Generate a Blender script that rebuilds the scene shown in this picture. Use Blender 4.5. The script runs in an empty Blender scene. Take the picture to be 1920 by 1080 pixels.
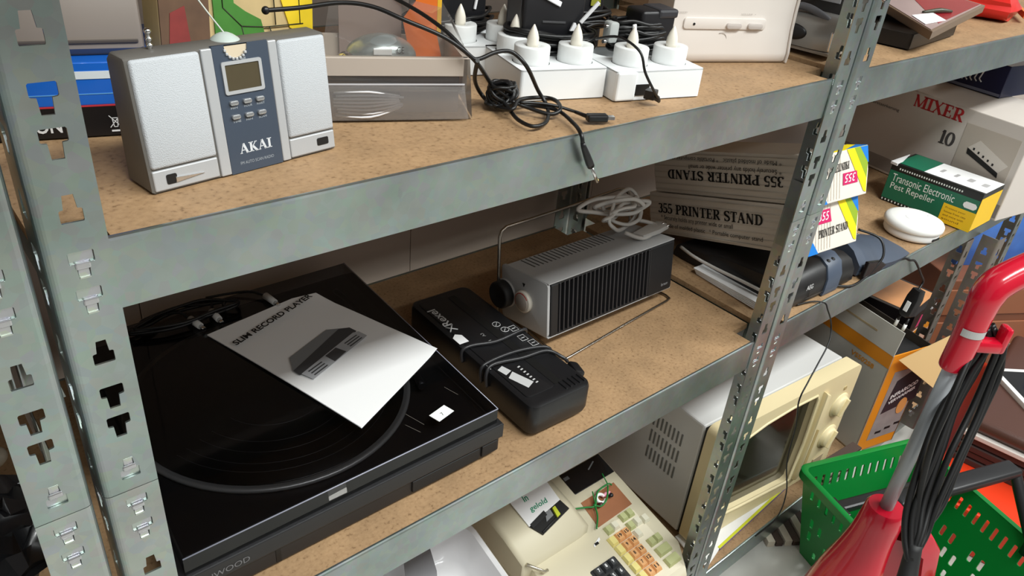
import bpy, bmesh, math, random
from mathutils import Vector, Matrix, Euler
R = math.radians
SC = bpy.context.scene
COL = SC.collection
random.seed(7)

# ------------------------------------------------------------------ camera
cam_data = bpy.data.cameras.new('camera')
cam = bpy.data.objects.new('camera', cam_data)
COL.objects.link(cam)
rx = Vector((0.76506434, -0.63831289, 0.08504831))
dn = Vector((-0.27280424, -0.44090719, -0.85508988))
fw = Vector((0.5833133, 0.63099723, -0.51145683))
m = Matrix.Identity(4)
for i in range(3):
    m[i][0], m[i][1], m[i][2] = rx[i], -dn[i], -fw[i]
m.translation = (-0.0924, -0.4597, 0.2327)
cam.matrix_world = m
cam_data.sensor_width = 36.0
cam_data.lens = 36.0 * 1443.29 / 1920.0
cam_data.clip_start = 0.01
SC.camera = cam

# ------------------------------------------------------------------ light
world = bpy.data.worlds.new('world')
SC.world = world
world.use_nodes = True
bg = world.node_tree.nodes['Background']
bg.inputs[0].default_value = (0.96, 0.98, 0.97, 1)
bg.inputs[1].default_value = 0.33

def area(name, loc, target, sx, sy, power, color=(0.97, 1.0, 0.98)):
    d = bpy.data.lights.new(name, 'AREA')
    d.shape = 'RECTANGLE'; d.size = sx; d.size_y = sy
    d.energy = power; d.color = color
    o = bpy.data.objects.new(name, d)
    COL.objects.link(o)
    o.location = loc
    o.rotation_euler = (Vector(target) - Vector(loc)).to_track_quat('-Z', 'Y').to_euler()
    return o
area('tube_light_near', (0.45, -1.25, 1.75), (0.45, -1.25, 0), 1.6, 0.40, 66)
area('tube_light_mid', (2.7, -1.25, 1.75), (2.7, -1.25, 0), 2.2, 0.40, 84)
area('tube_light_opposite_aisle', (0.9, -2.5, 1.75), (0.9, -2.5, 0), 3.6, 0.30, 30)

SC.view_settings.view_transform = 'Standard'
SC.view_settings.look = 'None'
SC.view_settings.gamma = 1.0
SC.view_settings.use_curve_mapping = False
SC.view_settings.exposure = 0.0

# ------------------------------------------------------------------ materials
def lin(c):
    c = c / 255.0
    return c / 12.92 if c <= 0.04045 else ((c + 0.055) / 1.055) ** 2.4
def rgb(r, g, b): return (lin(r), lin(g), lin(b), 1)
MATS = {}
def mat(name, c, rough=0.5, metal=0.0, spec=0.5, bump=0.0, bscale=200.0, var=0.0, vscale=8.0, coat=0.0, trans=0.0, alpha=1.0):
    if name in MATS: return MATS[name]
    M = bpy.data.materials.new(name); M.use_nodes = True
    nt = M.node_tree; n = nt.nodes; L = nt.links
    b = n['Principled BSDF']
    col = rgb(*c)
    b.inputs['Base Color'].default_value = col
    b.inputs['Roughness'].default_value = rough
    b.inputs['Metallic'].default_value = metal
    b.inputs['Specular IOR Level'].default_value = spec
    b.inputs['Coat Weight'].default_value = coat
    b.inputs['Transmission Weight'].default_value = trans
    b.inputs['Alpha'].default_value = alpha
    tc = n.new('ShaderNodeTexCoord')
    if var > 0:
        no = n.new('ShaderNodeTexNoise'); no.inputs['Scale'].default_value = vscale; no.inputs['Detail'].default_value = 5
        mx = n.new('ShaderNodeMix'); mx.data_type = 'RGBA'
        mx.inputs['A'].default_value = tuple(v * (1 - var) for v in col[:3]) + (1,)
        mx.inputs['B'].default_value = tuple(min(1, v * (1 + var)) for v in col[:3]) + (1,)
        L.new(tc.outputs['Object'], no.inputs['Vector'])
        L.new(no.outputs['Fac'], mx.inputs['Factor'])
        L.new(mx.outputs['Result'], b.inputs['Base Color'])
    if bump > 0:
        no2 = n.new('ShaderNodeTexNoise'); no2.inputs['Scale'].default_value = bscale
        bp = n.new('ShaderNodeBump'); bp.inputs['Strength'].default_value = bump; bp.inputs['Distance'].default_value = 0.001
        L.new(tc.outputs['Object'], no2.inputs['Vector'])
        L.new(no2.outputs['Fac'], bp.inputs['Height'])
        L.new(bp.outputs['Normal'], b.inputs['Normal'])
    MATS[name] = M
    return M

def ramp(nt, stops):
    r = nt.nodes.new('ShaderNodeValToRGB'); e = r.color_ramp.elements
    while len(e) < len(stops): e.new(0.5)
    for i, (p, c) in enumerate(stops): e[i].position = p; e[i].color = c
    return r

def galvanised(name, c, rough=0.38, metal=0.85):
    M = bpy.data.materials.new(name); M.use_nodes = True
    nt = M.node_tree; n = nt.nodes; L = nt.links; b = n['Principled BSDF']
    tc = n.new('ShaderNodeTexCoord')
    no = n.new('ShaderNodeTexNoise'); no.inputs['Scale'].default_value = 11; no.inputs['Detail'].default_value = 6
    vo = n.new('ShaderNodeTexVoronoi'); vo.inputs['Scale'].default_value = 130
    L.new(tc.outputs['Object'], no.inputs['Vector']); L.new(tc.outputs['Object'], vo.inputs['Vector'])
    a = rgb(*c)
    r = ramp(nt, [(0.3, tuple(v * 0.74 for v in a[:3]) + (1,)), (0.7, tuple(min(1, v * 1.14) for v in a[:3]) + (1,))])
    L.new(no.outputs['Fac'], r.inputs['Fac'])
    mx = n.new('ShaderNodeMix'); mx.data_type = 'RGBA'; mx.blend_type = 'MULTIPLY'; mx.inputs['Factor'].default_value = 0.10
    L.new(r.outputs['Color'], mx.inputs['A']); L.new(vo.outputs['Color'], mx.inputs['B'])
    L.new(mx.outputs['Result'], b.inputs['Base Color'])
    mr = n.new('ShaderNodeMapRange'); mr.inputs['To Min'].default_value = rough - 0.06; mr.inputs['To Max'].default_value = rough + 0.1
    L.new(no.outputs['Fac'], mr.inputs['Value']); L.new(mr.outputs['Result'], b.inputs['Roughness'])
    b.inputs['Metallic'].default_value = metal
    return M

def chipboard(name, c):
    M = bpy.data.materials.new(name); M.use_nodes = True
    nt = M.node_tree; n = nt.nodes; L = nt.links; b = n['Principled BSDF']
    tc = n.new('ShaderNodeTexCoord')
    def noise(s, d=4):
        x = n.new('ShaderNodeTexNoise'); x.inputs['Scale'].default_value = s; x.inputs['Detail'].default_value = d
        L.new(tc.outputs['Object'], x.inputs['Vector']); return x
    n1, n2, n3 = noise(22, 8), noise(240, 6), noise(420, 2)
    a = rgb(*c)
    sh = lambda k: tuple(min(1, v * k) for v in a[:3]) + (1,)
    r1 = ramp(nt, [(0.32, sh(0.84)), (0.72, sh(1.1))]); L.new(n1.outputs['Fac'], r1.inputs['Fac'])
    r2 = ramp(nt, [(0.28, (0.40, 0.34, 0.28, 1)), (0.40, (0.84, 0.82, 0.80, 1)), (0.62, (1.0, 1.0, 1.0, 1))]); L.new(n2.outputs['Fac'], r2.inputs['Fac'])
    mx = n.new('ShaderNodeMix'); mx.data_type = 'RGBA'; mx.blend_type = 'MULTIPLY'; mx.inputs['Factor'].default_value = 0.8
    L.new(r1.outputs['Color'], mx.inputs['A']); L.new(r2.outputs['Color'], mx.inputs['B'])
    L.new(mx.outputs['Result'], b.inputs['Base Color'])
    bp = n.new('ShaderNodeBump'); bp.inputs['Strength'].default_value = 0.25; bp.inputs['Distance'].default_value = 0.001
    L.new(n3.outputs['Fac'], bp.inputs['Height']); L.new(bp.outputs['Normal'], b.inputs['Normal'])
    b.inputs['Roughness'].default_value = 0.62
    return M

def clear_film(name, tint=(0.93, 0.92, 0.9), gloss=0.12, rough=0.12, milky=0.0):
    M = bpy.data.materials.new(name); M.use_nodes = True
    nt = M.node_tree; n = nt.nodes; L = nt.links
    for x in list(n):
        if x.type == 'BSDF_PRINCIPLED': n.remove(x)
    out = [x for x in n if x.type == 'OUTPUT_MATERIAL'][0]
    t = n.new('ShaderNodeBsdfTransparent'); t.inputs[0].default_value = tint + (1,)
    g = n.new('ShaderNodeBsdfGlossy'); g.inputs['Roughness'].default_value = rough
    fr = n.new('ShaderNodeFresnel'); fr.inputs['IOR'].default_value = 1.5
    ad = n.new('ShaderNodeMath'); ad.operation = 'ADD'; ad.inputs[1].default_value = gloss; ad.use_clamp = True
    L.new(fr.outputs[0], ad.inputs[0])
    mx = n.new('ShaderNodeMixShader'); L.new(ad.outputs[0], mx.inputs[0]); L.new(t.outputs[0], mx.inputs[1]); L.new(g.outputs[0], mx.inputs[2])
    last = mx
    if milky > 0:
        df = n.new('ShaderNodeBsdfDiffuse'); df.inputs[0].default_value = (0.75, 0.73, 0.72, 1)
        m2 = n.new('ShaderNodeMixShader'); m2.inputs[0].default_value = milky
        L.new(mx.outputs[0], m2.inputs[1]); L.new(df.outputs[0], m2.inputs[2]); last = m2
    L.new(last.outputs[0], out.inputs['Surface'])
    return M

# ------------------------------------------------------------------ mesh tools
class MB:
    """collects shapes into one bmesh"""
    def __init__(s): s.bm = bmesh.new()
    def _xf(s, vs, M):
        if M is not None:
            for v in vs: v.co = M @ v.co
    def box(s, x0, x1, y0, y1, z0, z1, bev=0.0, M=None, seg=2):
        vs = [s.bm.verts.new(p) for p in ((x0,y0,z0),(x1,y0,z0),(x1,y1,z0),(x0,y1,z0),(x0,y0,z1),(x1,y0,z1),(x1,y1,z1),(x0,y1,z1))]
        fs = [s.bm.faces.new([vs[i] for i in f]) for f in ((3,2,1,0),(4,5,6,7),(0,1,5,4),(1,2,6,5),(2,3,7,6),(3,0,4,7))]
        if bev > 0:
            es = set(e for f in fs for e in f.edges)
            r = bmesh.ops.bevel(s.bm, geom=list(es), offset=bev, segments=seg, profile=0.5, affect='EDGES')
            vs = list(set(v for f in r['faces'] for v in f.verts) | set(v for v in vs if v.is_valid))
        s._xf(vs, M)
        return s
    def prism(s, poly, a, b, axis='z', M=None, bev=0.0):
        def P(u, v, w): return {'z': (u, v, w), 'y': (u, w, v), 'x': (w, u, v)}[axis]
        n = len(poly)
        lo = [s.bm.verts.new(P(u, v, a)) for u, v in poly]; hi = [s.bm.verts.new(P(u, v, b)) for u, v in poly]
        fs = [s.bm.faces.new(lo[::-1]), s.bm.faces.new(hi)]
        for i in range(n): fs.append(s.bm.faces.new((lo[i], lo[(i+1) % n], hi[(i+1) % n], hi[i])))
        vs = lo + hi
        if bev > 0:
            es = set(fs[0].edges) | set(fs[1].edges)
            r = bmesh.ops.bevel(s.bm, geom=list(es), offset=bev, segments=2, profile=0.5, affect='EDGES')
            vs = list(set(v for f in r['faces'] for v in f.verts) | set(v for v in vs if v.is_valid))
        bmesh.ops.recalc_face_normals(s.bm, faces=[f for f in s.bm.faces if f.is_valid])
        s._xf(vs, M)
        return s
    def cyl(s, p0, p1, r0, r1=None, n=16, cap=True):
        return s.tube([p0, p1], [r0, r0 if r1 is None else r1], n, cap)
    def tube(s, pts, r, n=8, cap=True, smooth=0, closed=False, flat=1.0):
        pts = [Vector(p) for p in pts]
        rs = r if isinstance(r, (list, tuple)) else [r] * len(pts)
        if smooth:
            P, Q = [], []
            k = len(pts)
            for i in range(k if closed else k - 1):
                p0 = pts[i-1] if (i > 0 or closed) else pts[0]; p1 = pts[i]; p2 = pts[(i+1) % k]
                p3 = pts[(i+2) % k] if (closed or i + 2 < k) else p2
                for j in range(smooth):
                    t = j / smooth
                    P.append(0.5 * ((2*p1) + (p2-p0)*t + (2*p0-5*p1+4*p2-p3)*t*t + (3*p1-p0-3*p2+p3)*t**3))
                    Q.append(rs[i] + (rs[(i+1) % k] - rs[i]) * t)
            if not closed: P.append(pts[-1]); Q.append(rs[-1])
            pts, rs = P, Q
        k = len(pts)
        T = []
        for i in range(k):
            a = pts[i-1] if (i > 0 or closed) else pts[i]; b = pts[(i+1) % k] if (closed or i < k-1) else pts[i]
            d = (b - a); T.append(d.normalized() if d.length > 1e-9 else Vector((0,0,1)))
        up = Vector((0,0,1)) if abs(T[0].z) < 0.9 else Vector((1,0,0))
        nrm = (up - T[0]*up.dot(T[0])).normalized()
        rings = []
        for i in range(k):
            nrm = nrm - T[i]*nrm.dot(T[i])
            nrm = nrm.normalized() if nrm.length > 1e-6 else T[i].orthogonal().normalized()
            bn = T[i].cross(nrm)
            rings.append([s.bm.verts.new(pts[i] + rs[i]*(nrm*math.cos(2*math.pi*j/n)*flat + bn*math.sin(2*math.pi*j/n))) for j in range(n)])
        for i in range(k if closed else k-1):
            A, B = rings[i], rings[(i+1) % k]
            for j in range(n):
                f = s.bm.faces.new((A[j], A[(j+1) % n], B[(j+1) % n], B[j])); f.smooth = True
        if cap and not closed:
            s.bm.faces.new(rings[0][::-1]); s.bm.faces.new(rings[-1])
        return s
    def lathe(s, prof, n=32, M=None, sx=1.0, sy=1.0):
        rings = []; vs = []
        for r, z in prof:
            if r < 1e-6: v = s.bm.verts.new((0, 0, z)); rings.append([v]); vs.append(v)
            else:
                g = [s.bm.verts.new((sx*r*math.cos(2*math.pi*j/n), sy*r*math.sin(2*math.pi*j/n), z)) for j in range(n)]
                rings.append(g); vs += g
        for A, B in zip(rings, rings[1:]):
            for j in range(n):
                a, b = A[j % len(A)], A[(j+1) % len(A)]; c, d = B[(j+1) % len(B)], B[j % len(B)]
                q = [a]
                for x in (b, c, d):
                    if x not in q: q.append(x)
                if len(q) > 2:
                    try: f = s.bm.faces.new(q); f.smooth = True
                    except ValueError: pass
        s._xf(vs, M)
        return s
    def loft(s, secs, cap=True, smooth=True, closed=True):
        rings = [[s.bm.verts.new(p) for p in sec] for sec in secs]
        n = len(rings[0])
        for A, B in zip(rings, rings[1:]):
            for j in range(n if closed else n-1):
                f = s.bm.faces.new((A[j], A[(j+1) % n], B[(j+1) % n], B[j])); f.smooth = smooth
        if cap and closed:
            s.bm.faces.new(rings[0][::-1]); s.bm.faces.new(rings[-1])
        bmesh.ops.recalc_face_normals(s.bm, faces=s.bm.faces[:])
        return s
    def quad(s, *p):
        s.bm.faces.new([s.bm.verts.new(q) for q in p]); return s
    def ellipsoid(s, c, r, n=12, M=None):
        rr = bmesh.ops.create_uvsphere(s.bm, u_segments=n*2, v_segments=n, radius=1)
        for v in rr['verts']: v.co = Vector((c[0]+v.co.x*r[0], c[1]+v.co.y*r[1], c[2]+v.co.z*r[2]))
        for v in rr['verts']:
            for f in v.link_faces: f.smooth = True
        s._xf(rr['verts'], M)
        return s
    def mesh(s, me, M):
        b2 = bmesh.new(); b2.from_mesh(me); b2.transform(M)
        tmp = bpy.data.meshes.new('t'); b2.to_mesh(tmp); b2.free(); s.bm.from_mesh(tmp); bpy.data.meshes.remove(tmp); return s
    def build(s, name, material, parent=None, loc=(0,0,0), rot=(0,0,0), label=None, smooth=False, cat=None, group=None, kind=None):
        me = bpy.data.meshes.new(name)
        if smooth:
            for f in s.bm.faces: f.smooth = True
        s.bm.to_mesh(me); s.bm.free()
        if material: me.materials.append(material)
        if smooth:
            try: me.set_sharp_from_angle(angle=R(40))
            except Exception: pass
        return link(name, me, parent, loc, rot, label, cat, group, kind)

def link(name, me, parent=None, loc=(0,0,0), rot=(0,0,0), label=None, cat=None, group=None, kind=None):
    o = bpy.data.objects.new(name, me); COL.objects.link(o)
    o.location = loc; o.rotation_euler = rot
    if parent: o.parent = parent
    if label: o['label'] = label
    if cat: o['category'] = cat
    if group: o['group'] = group
    if kind: o['kind'] = kind
    return o

def thing(name, label, cat, loc=(0,0,0), yaw=0.0, group=None, tilt=(0,0), kind=None):
    return link(name, None, None, loc, (R(tilt[0]), R(tilt[1]), R(yaw)), label, cat, group, kind)

def copy_tree(o, parent=None):
    c = o.copy(); COL.objects.link(c)
    if parent: c.parent = parent
    for ch in list(o.children): copy_tree(ch, c)
    return c

def rrect(w, h, r, n=4, cx=0, cy=0):
    P = []
    for qx, qy, a0 in ((1,1,0),(-1,1,90),(-1,-1,180),(1,-1,270)):
        for i in range(n+1):
            a = R(a0 + 90*i/n)
            P.append((cx + qx*(w/2-r) + r*math.cos(a), cy + qy*(h/2-r) + r*math.sin(a)))
    return P

def circle(r, n=24, cx=0, cy=0, ry=None):
    return [(cx + r*math.cos(2*math.pi*i/n), cy + (ry or r)*math.sin(2*math.pi*i/n)) for i in range(n)]

def basis(o, u, v):
    u = Vector(u).normalized(); v = Vector(v).normalized(); w = u.cross(v)
    M = Matrix.Identity(4)
    for i in range(3): M[i][0], M[i][1], M[i][2], M[i][3] = u[i], v[i], w[i], o[i]
    return M

def plate_mesh(outer, holes, t):
    """flat plate with real holes, in local XY, thickness t centred on z=0"""
    cu = bpy.data.curves.new('plate', 'CURVE'); cu.dimensions = '2D'; cu.fill_mode = 'BOTH'; cu.extrude = t/2
    for poly in [outer] + holes:
        sp = cu.splines.new('POLY'); sp.points.add(len(poly)-1)
        for p, q in zip(sp.points, poly): p.co = (q[0], q[1], 0, 1)
        sp.use_cyclic_u = True
    ob = bpy.data.objects.new('plate', cu)
    me = bpy.data.meshes.new_from_object(ob)
    bpy.data.objects.remove(ob); bpy.data.curves.remove(cu)
    return me

def text_mesh(s, size=1.0, shear=0.0, bold=0.0):
    cu = bpy.data.curves.new('lettering', 'FONT'); cu.body = s; cu.size = size; cu.shear = shear; cu.offset = bold; cu.resolution_u = 3
    ob = bpy.data.objects.new('lettering', cu)
    me = bpy.data.meshes.new_from_object(ob)
    bpy.data.objects.remove(ob); bpy.data.curves.remove(cu)
    return me

def fit_text(me, w, h):
    xs = [v.co.x for v in me.vertices]; ys = [v.co.y for v in me.vertices]
    x0, x1, y0, y1 = min(xs), max(xs), min(ys), max(ys)
    for v in me.vertices:
        v.co = ((v.co.x-x0)/(x1-x0)*w, (v.co.y-y0)/(y1-y0)*h, 0)
    return me

def lettering(s, parent, material, o, u, v, w, h, shear=0.0, bold=0.0, serif=False, name='lettering'):
    """flat print: baseline-left corner at o, running along u, up along v, w by h"""
    if serif: mb = serif_text(s); me = bpy.data.meshes.new(name); mb.bm.to_mesh(me); mb.bm.free()
    else: me = text_mesh(s, 1.0, shear, bold)
    fit_text(me, w, h)
    if shear and serif:
        for vv in me.vertices: vv.co.x += vv.co.y * shear
    me.transform(basis(o, u, v))
    me.materials.append(material); me.name = name
    return link(name, me, parent)

# a small serif alphabet drawn stroke by stroke (thick stems, thin hairlines, slab serifs)
TH, TN = 0.235, 0.085
def _rib(mb, pts, wf):
    L_, R_ = [], []
    for i, p in enumerate(pts):
        a = Vector(pts[max(0, i-1)]); b = Vector(pts[min(len(pts)-1, i+1)]); d = (b-a).normalized(); nn = Vector((-d.y, d.x))
        w = wf(d) / 2
        L_.append(Vector(p) + nn*w); R_.append(Vector(p) - nn*w)
    for i in range(len(pts)-1):
        mb.quad((*R_[i], 0), (*R_[i+1], 0), (*L_[i+1], 0), (*L_[i], 0))
def _stress(d): return TN + (TH-TN)*abs(d.y)**1.5
def _arc(cx, cy, rx_, ry_, a0, a1, n=12): return [(cx+rx_*math.cos(R(a0+(a1-a0)*i/n)), cy+ry_*math.sin(R(a0+(a1-a0)*i/n))) for i in range(n+1)]
def serif_glyph(ch, mb, ox):
    def S(pts, w=None): _rib(mb, [(x+ox, y) for x, y in pts], (lambda d: w) if w else _stress)
    def stem(x, y0=0, y1=1, w=TH, s0=True, s1=True):
        S([(x, y0), (x, y1)], w)
        if s0: S([(x-w*1.05, y0+TN/2), (x+w*1.05, y0+TN/2)], TN)
        if s1: S([(x-w*1.05, y1-TN/2), (x+w*1.05, y1-TN/2)], TN)
    def bar(x0, x1, y, w=TN): S([(x0, y), (x1, y)], w)
    if ch == 'I': stem(.22); return .44
    if ch in 'PRD':
        stem(.22)
        if ch == 'D':
            bar(.22, .42, 1-TN/2); bar(.22, .42, TN/2); S(_arc(.40, .5, .40, .46, 90, -90)); return .92
        bar(.22, .45, 1-TN/2); bar(.22, .45, .46); S(_arc(.42, .73, .28, .235, 90, -90))
        if ch == 'R': S([(.45, .46), (.78, .03)], TH*.9); bar(.68, .92, TN/2); return .90
        return .80
    if ch == 'N':
        stem(.18, w=TN*1.2); stem(.78, w=TN*1.2, s0=False); S([(.16, .97), (.78, .02)], TH); return .98
    if ch == 'T':
        stem(.40, s1=False); bar(.04, .76, 1-TN/2); S([(.06, .74), (.06, 1)], TN); S([(.74, .74), (.74, 1)], TN); return .80
    if ch == 'E':
        stem(.22); bar(.22, .70, 1-TN/2); bar(.22, .70, TN/2); bar(.22, .55, .5)
        for x, a, b_ in ((.70, .74, 1), (.72, 0, .28), (.55, .38, .62)): S([(x, a), (x, b_)], TN)
        return .82
    if ch == 'S':
        S(_arc(.36, .74, .26, .22, 30, 270, 14), None); S(_arc(.36, .27, .28, .24, 90, -150, 14), None)
        S([(.14, .62), (.58, .42)], TH*.9); S([(.62, .72), (.62, .98)], TN); S([(.09, .02), (.09, .30)], TN); return .74
    if ch == 'A':
        S([(.10, 0), (.42, 1)], TN); S([(.42, 1), (.78, 0)], TH); bar(.22, .62, .33); bar(0, .24, TN/2); bar(.62, .94, TN/2); return .94
    if ch == 'M':
        stem(.16, w=TN*1.2); stem(.98, w=TH); S([(.14, .97), (.56, .05)], TH*.9); S([(.56, .05), (.96, .97)], TN); return 1.18
    if ch == 'X':
        S([(.10, 1), (.76, 0)], TH); S([(.74, 1), (.10, 0)], TN)
        for x in (.12, .74):
            for y in (TN/2, 1-TN/2): bar(x-.13, x+.13, y)
        return .88
    if ch == 'K':
        stem(.22); S([(.30, .42), (.74, .97)], TN); S([(.40, .55), (.80, .03)], TH); bar(.60, .88, 1-TN/2); bar(.66, .94, TN/2); return .94
    if ch == '1': stem(.24, s1=False); S([(.06, .82), (.22, .98)], TN); return .44
    if ch == '0': S(_arc(.36, .5, .28, .46, 0, 360, 24)); return .72
    if ch == '3': S(_arc(.28, .75, .22, .21, 150, -90)); S(_arc(.28, .28, .26, .25, 90, -160)); return .62
    if ch == '5':
        S([(.14, .97), (.58, .97)], TN*1.6); S([(.15, .97), (.13, .56)], TN); S(_arc(.28, .32, .28, .28, 125, -150)); return .64
    return .40
def serif_text(s):
    mb = MB(); x = 0
    for ch in s: x += serif_glyph(ch, mb, x) + .05
    return mb

# common materials
GALV = galvanised('galvanised_steel', (168, 179, 177), 0.32, 0.92)
GALV_B = galvanised('galvanised_steel_bright', (200, 206, 205), 0.26, 0.92)
BOARD = chipboard('chipboard', (168, 136, 100))
BLACK = mat('black_plastic', (20, 20, 22), 0.38)
BLACKM = mat('black_matt', (24, 24, 25), 0.6)
RUBBER = mat('black_rubber', (14, 14, 15), 0.42)
GREYP = mat('grey_plastic', (120, 122, 124), 0.5)
WHITEP = mat('white_plastic', (236, 236, 234), 0.4)
INK = mat('black_ink', (16, 14, 14), 0.6)
WHITE_INK = mat('white_ink', (225, 225, 225), 0.6)
CHROME = mat('chrome', (220, 220, 220), 0.12, 1.0)
PAPER = mat('white_paper', (236, 236, 236), 0.7)
CARD = mat('brown_card', (205, 172, 120), 0.8)
# ------------------------------------------------------------------ the room
ZF = -1.05
floor_m = mat('concrete_floor', (186, 185, 178), 0.42, var=0.30, vscale=7.0)
MB().box(-3.2, 5.5, -3.1, 1.1, ZF-0.05, ZF).build('floor', floor_m, kind='structure')
opp_m = mat('opposite_goods', (112, 104, 100), 0.7, var=0.5, vscale=2.2)
MB().box(-3.2, 5.5, -3.10, -3.0, ZF, 1.2).build('wall_opposite_unseen', opp_m, kind='structure')  # unseen slab for the goods opposite, added to darken the steel's reflections
wall_m = mat('wall_panel', (196, 182, 172), 0.42, var=0.06, vscale=3.0)
wall = MB().box(-2.2, 5.0, 0.50, 0.56, ZF, 1.9).build('wall_back', wall_m, kind='structure')
for i in range(9):
    MB().box(-1.6 + i*0.43 + 0.0006, -1.17 + i*0.43 - 0.0006, 0.495, 0.4998, ZF, 1.2, 0.0008).build('wall_panel', wall_m, wall)

# ------------------------------------------------------------------ shelving bays
W, BR, TK = 0.0365, 0.005, 0.0016
PITCH, Z0 = 0.1008, 0.1252
def keyhole(cx, zc, up):
    """narrow-over-wide slot when up, wide-over-narrow otherwise"""
    if up: P = [(-.0059,-.0087),(.0059,-.0087),(.0063,-.0078),(.0063,-.0010),(.0056,-.0003),(.0038,-.0001),(.0030,.0087),(-.0030,.0087),(-.0038,-.0001),(-.0056,-.0003),(-.0063,-.0010),(-.0063,-.0078)]
    else: P = [(-.0033,-.0090),(.0033,-.0090),(.0038,.0004),(.0066,.0008),(.0072,.0016),(.0072,.0080),(.0064,.0089),(-.0064,.0089),(-.0072,.0080),(-.0072,.0016),(-.0066,.0008),(-.0038,.0004)]
    return [(cx+x, zc+z) for x, z in P]
def slot_list(za, zb):
    out = []
    for k in range(-8, 16):
        for dz, up in ((0, True), (-.0365, False), (-.0617, False)):
            z = Z0 - PITCH*k + dz
            if za + .012 < z < zb - .012: out.append((z, up))
    return out
JOINT = -0.1972
def post_section(za, zb, inner, sgn):
    """L profile with its outer corner bent; flange along x from inner towards outer (sgn), second flange going back"""
    mb = MB()
    a, b = 0.0, W - BR
    holes = [keyhole(0.0165, z, up) for z, up in slot_list(za, zb)]
    me = plate_mesh([(a, za), (b, za), (b, zb), (a, zb)], holes, TK)
    M = Matrix(((sgn,0,0,inner),(0,0,1,TK/2),(0,1,0,0),(0,0,0,1)))
    mb.mesh(me, M)
    me2 = plate_mesh([(BR, za), (W, za), (W, zb), (BR, zb)], [keyhole(0.020, z, up) for z, up in slot_list(za, zb)], TK)
    M2 = Matrix(((0,0,-sgn,inner+sgn*(W-TK/2)),(1,0,0,0),(0,1,0,0),(0,0,0,1)))
    mb.mesh(me2, M2)
    n = 5
    o, i_ = [], []
    for k in range(n+1):
        t = R(90*k/n); cx, cy = inner + sgn*(W-BR), BR
        o.append((cx + sgn*BR*math.sin(t), cy - BR*math.cos(t))); i_.append((cx + sgn*(BR-TK)*math.sin(t), cy - (BR-TK)*math.cos(t)))
    mb.prism(o + i_[::-1], za, zb)
    return mb
TAB_M = GALV_B
def tab_mesh():
    mb = MB()
    mb.box(-.0070, .0070, .0016, .0022, .0008, .0087, .0003)             # plate behind the wide part
    mb.box(-.0045, .0045, -.0008, .0018, -.0030, .0016, .0010)           # pressed hook
    mb.box(-.0068, -.0042, .0002, .0018, -.0006, .0012, .0004)
    mb.box(.0042, .0068, .0002, .0018, -.0006, .0012, .0004)
    mb.box(-.0032, .0032, .0006, .0020, -.0088, -.0030, .0005)
    mb.box(-.0032, .0032, -.0004, .0012, -.0094, -.0082, .0003)
    me = bpy.data.meshes.new('beam_hook'); mb.bm.to_mesh(me); mb.bm.free(); me.materials.append(TAB_M); return me
TAB = tab_mesh()
def hooks(parent, inner, sgn, zs, base):
    for z, up in zs:
        o = link('beam_hook', TAB, parent, (inner + sgn*0.0165 - base[0], -base[1], z - base[2]))
        if up: o.rotation_euler = (0, R(180), 0)
def wadd(mb, name, m, t, par=None, smooth=False, label=None):
    return mb.build(name, m, par or t, tuple(-c for c in t.location), smooth=smooth, label=label)

def post(t, inner, sgn, back=False, tops=(0.0, -0.3982), tabs=True):
    base = t.location
    for za, zb in ((JOINT + .0003, 0.62), (ZF, JOINT - .0003)):
        mb = post_section(za, zb, inner, sgn)
        if back:
            for v in mb.bm.verts: v.co.y = 0.452 - v.co.y
            bmesh.ops.reverse_faces(mb.bm, faces=mb.bm.faces[:])
        p = wadd(mb, 'post', GALV if zb > 0 else GALV_B2, t)
        if back: continue
        zs = []
        if za > -0.25: zs.append((Z0 - 3*PITCH, True))
        else: zs += [(Z0 - 3*PITCH - .0365, False), (Z0 - 3*PITCH - .0617, False)]
        for tz in tops:
            k = round((Z0 - .0365 - (tz - .0135)) / PITCH); zz = Z0 - .0365 - k*PITCH
            for dz in (0, -.0252):
                if za < zz + dz < zb: zs.append((zz + dz, False))
        hooks(p, inner, sgn, zs, (0, 0, 0))
    if not back:
        # sleeve that joins the two post lengths
        mb = MB()
        x0, x1 = sorted((inner + sgn*.002, inner + sgn*(W - .0035)))
        mb.box(x0, x1, .0028, .0040, JOINT - .055, JOINT + .045)
        xs0, xs1 = sorted((inner + sgn*(W - .0045), inner + sgn*(W - .0033)))
        mb.box(xs0, xs1, .0040, W - .004, JOINT - .055, JOINT + .045)
        wadd(mb, 'post_sleeve', GALV, t)
GALV_B2 = galvanised('galvanised_steel_pale', (184, 191, 188), 0.35, 0.9)

def beam(t, x0, x1, zt, y=0.0022, h=0.0497, flip=False):
    """C section beam with rolled top lip"""
    mb = MB()
    P = [(0, -h), (0, -.0022), (.0006, -.0006), (.0022, 0), (.0045, -.0004), (.0045, -.0022), (.0022, -.0020), (.0018, -.0030), (.0018, -h+.0018), (.014, -h+.0018), (.014, -h)]
    s = -1 if flip else 1
    mb.prism([(y + s*a, zt + b) for a, b in P], x0, x1, 'x')
    return wadd(mb, 'beam', GALV, t)
def board(t, x0, x1, zt, notch_l=True, notch_r=True):
    y0, y1 = 0.0068, 0.447
    P = []
    nl, nr = 0.039, 0.039
    P = [(x0+nl, y0), (x1-nr, y0), (x1-nr, .04), (x1, .04), (x1, y1-.036), (x1-nr, y1-.036), (x1-nr, y1), (x0+nl, y1), (x0+nl, y1-.036), (x0, y1-.036), (x0, .04), (x0+nl, .04)]
    mb = MB().prism(P, zt - .010, zt - .0012)
    return wadd(mb, 'shelf_board', BOARD, t)
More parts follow.
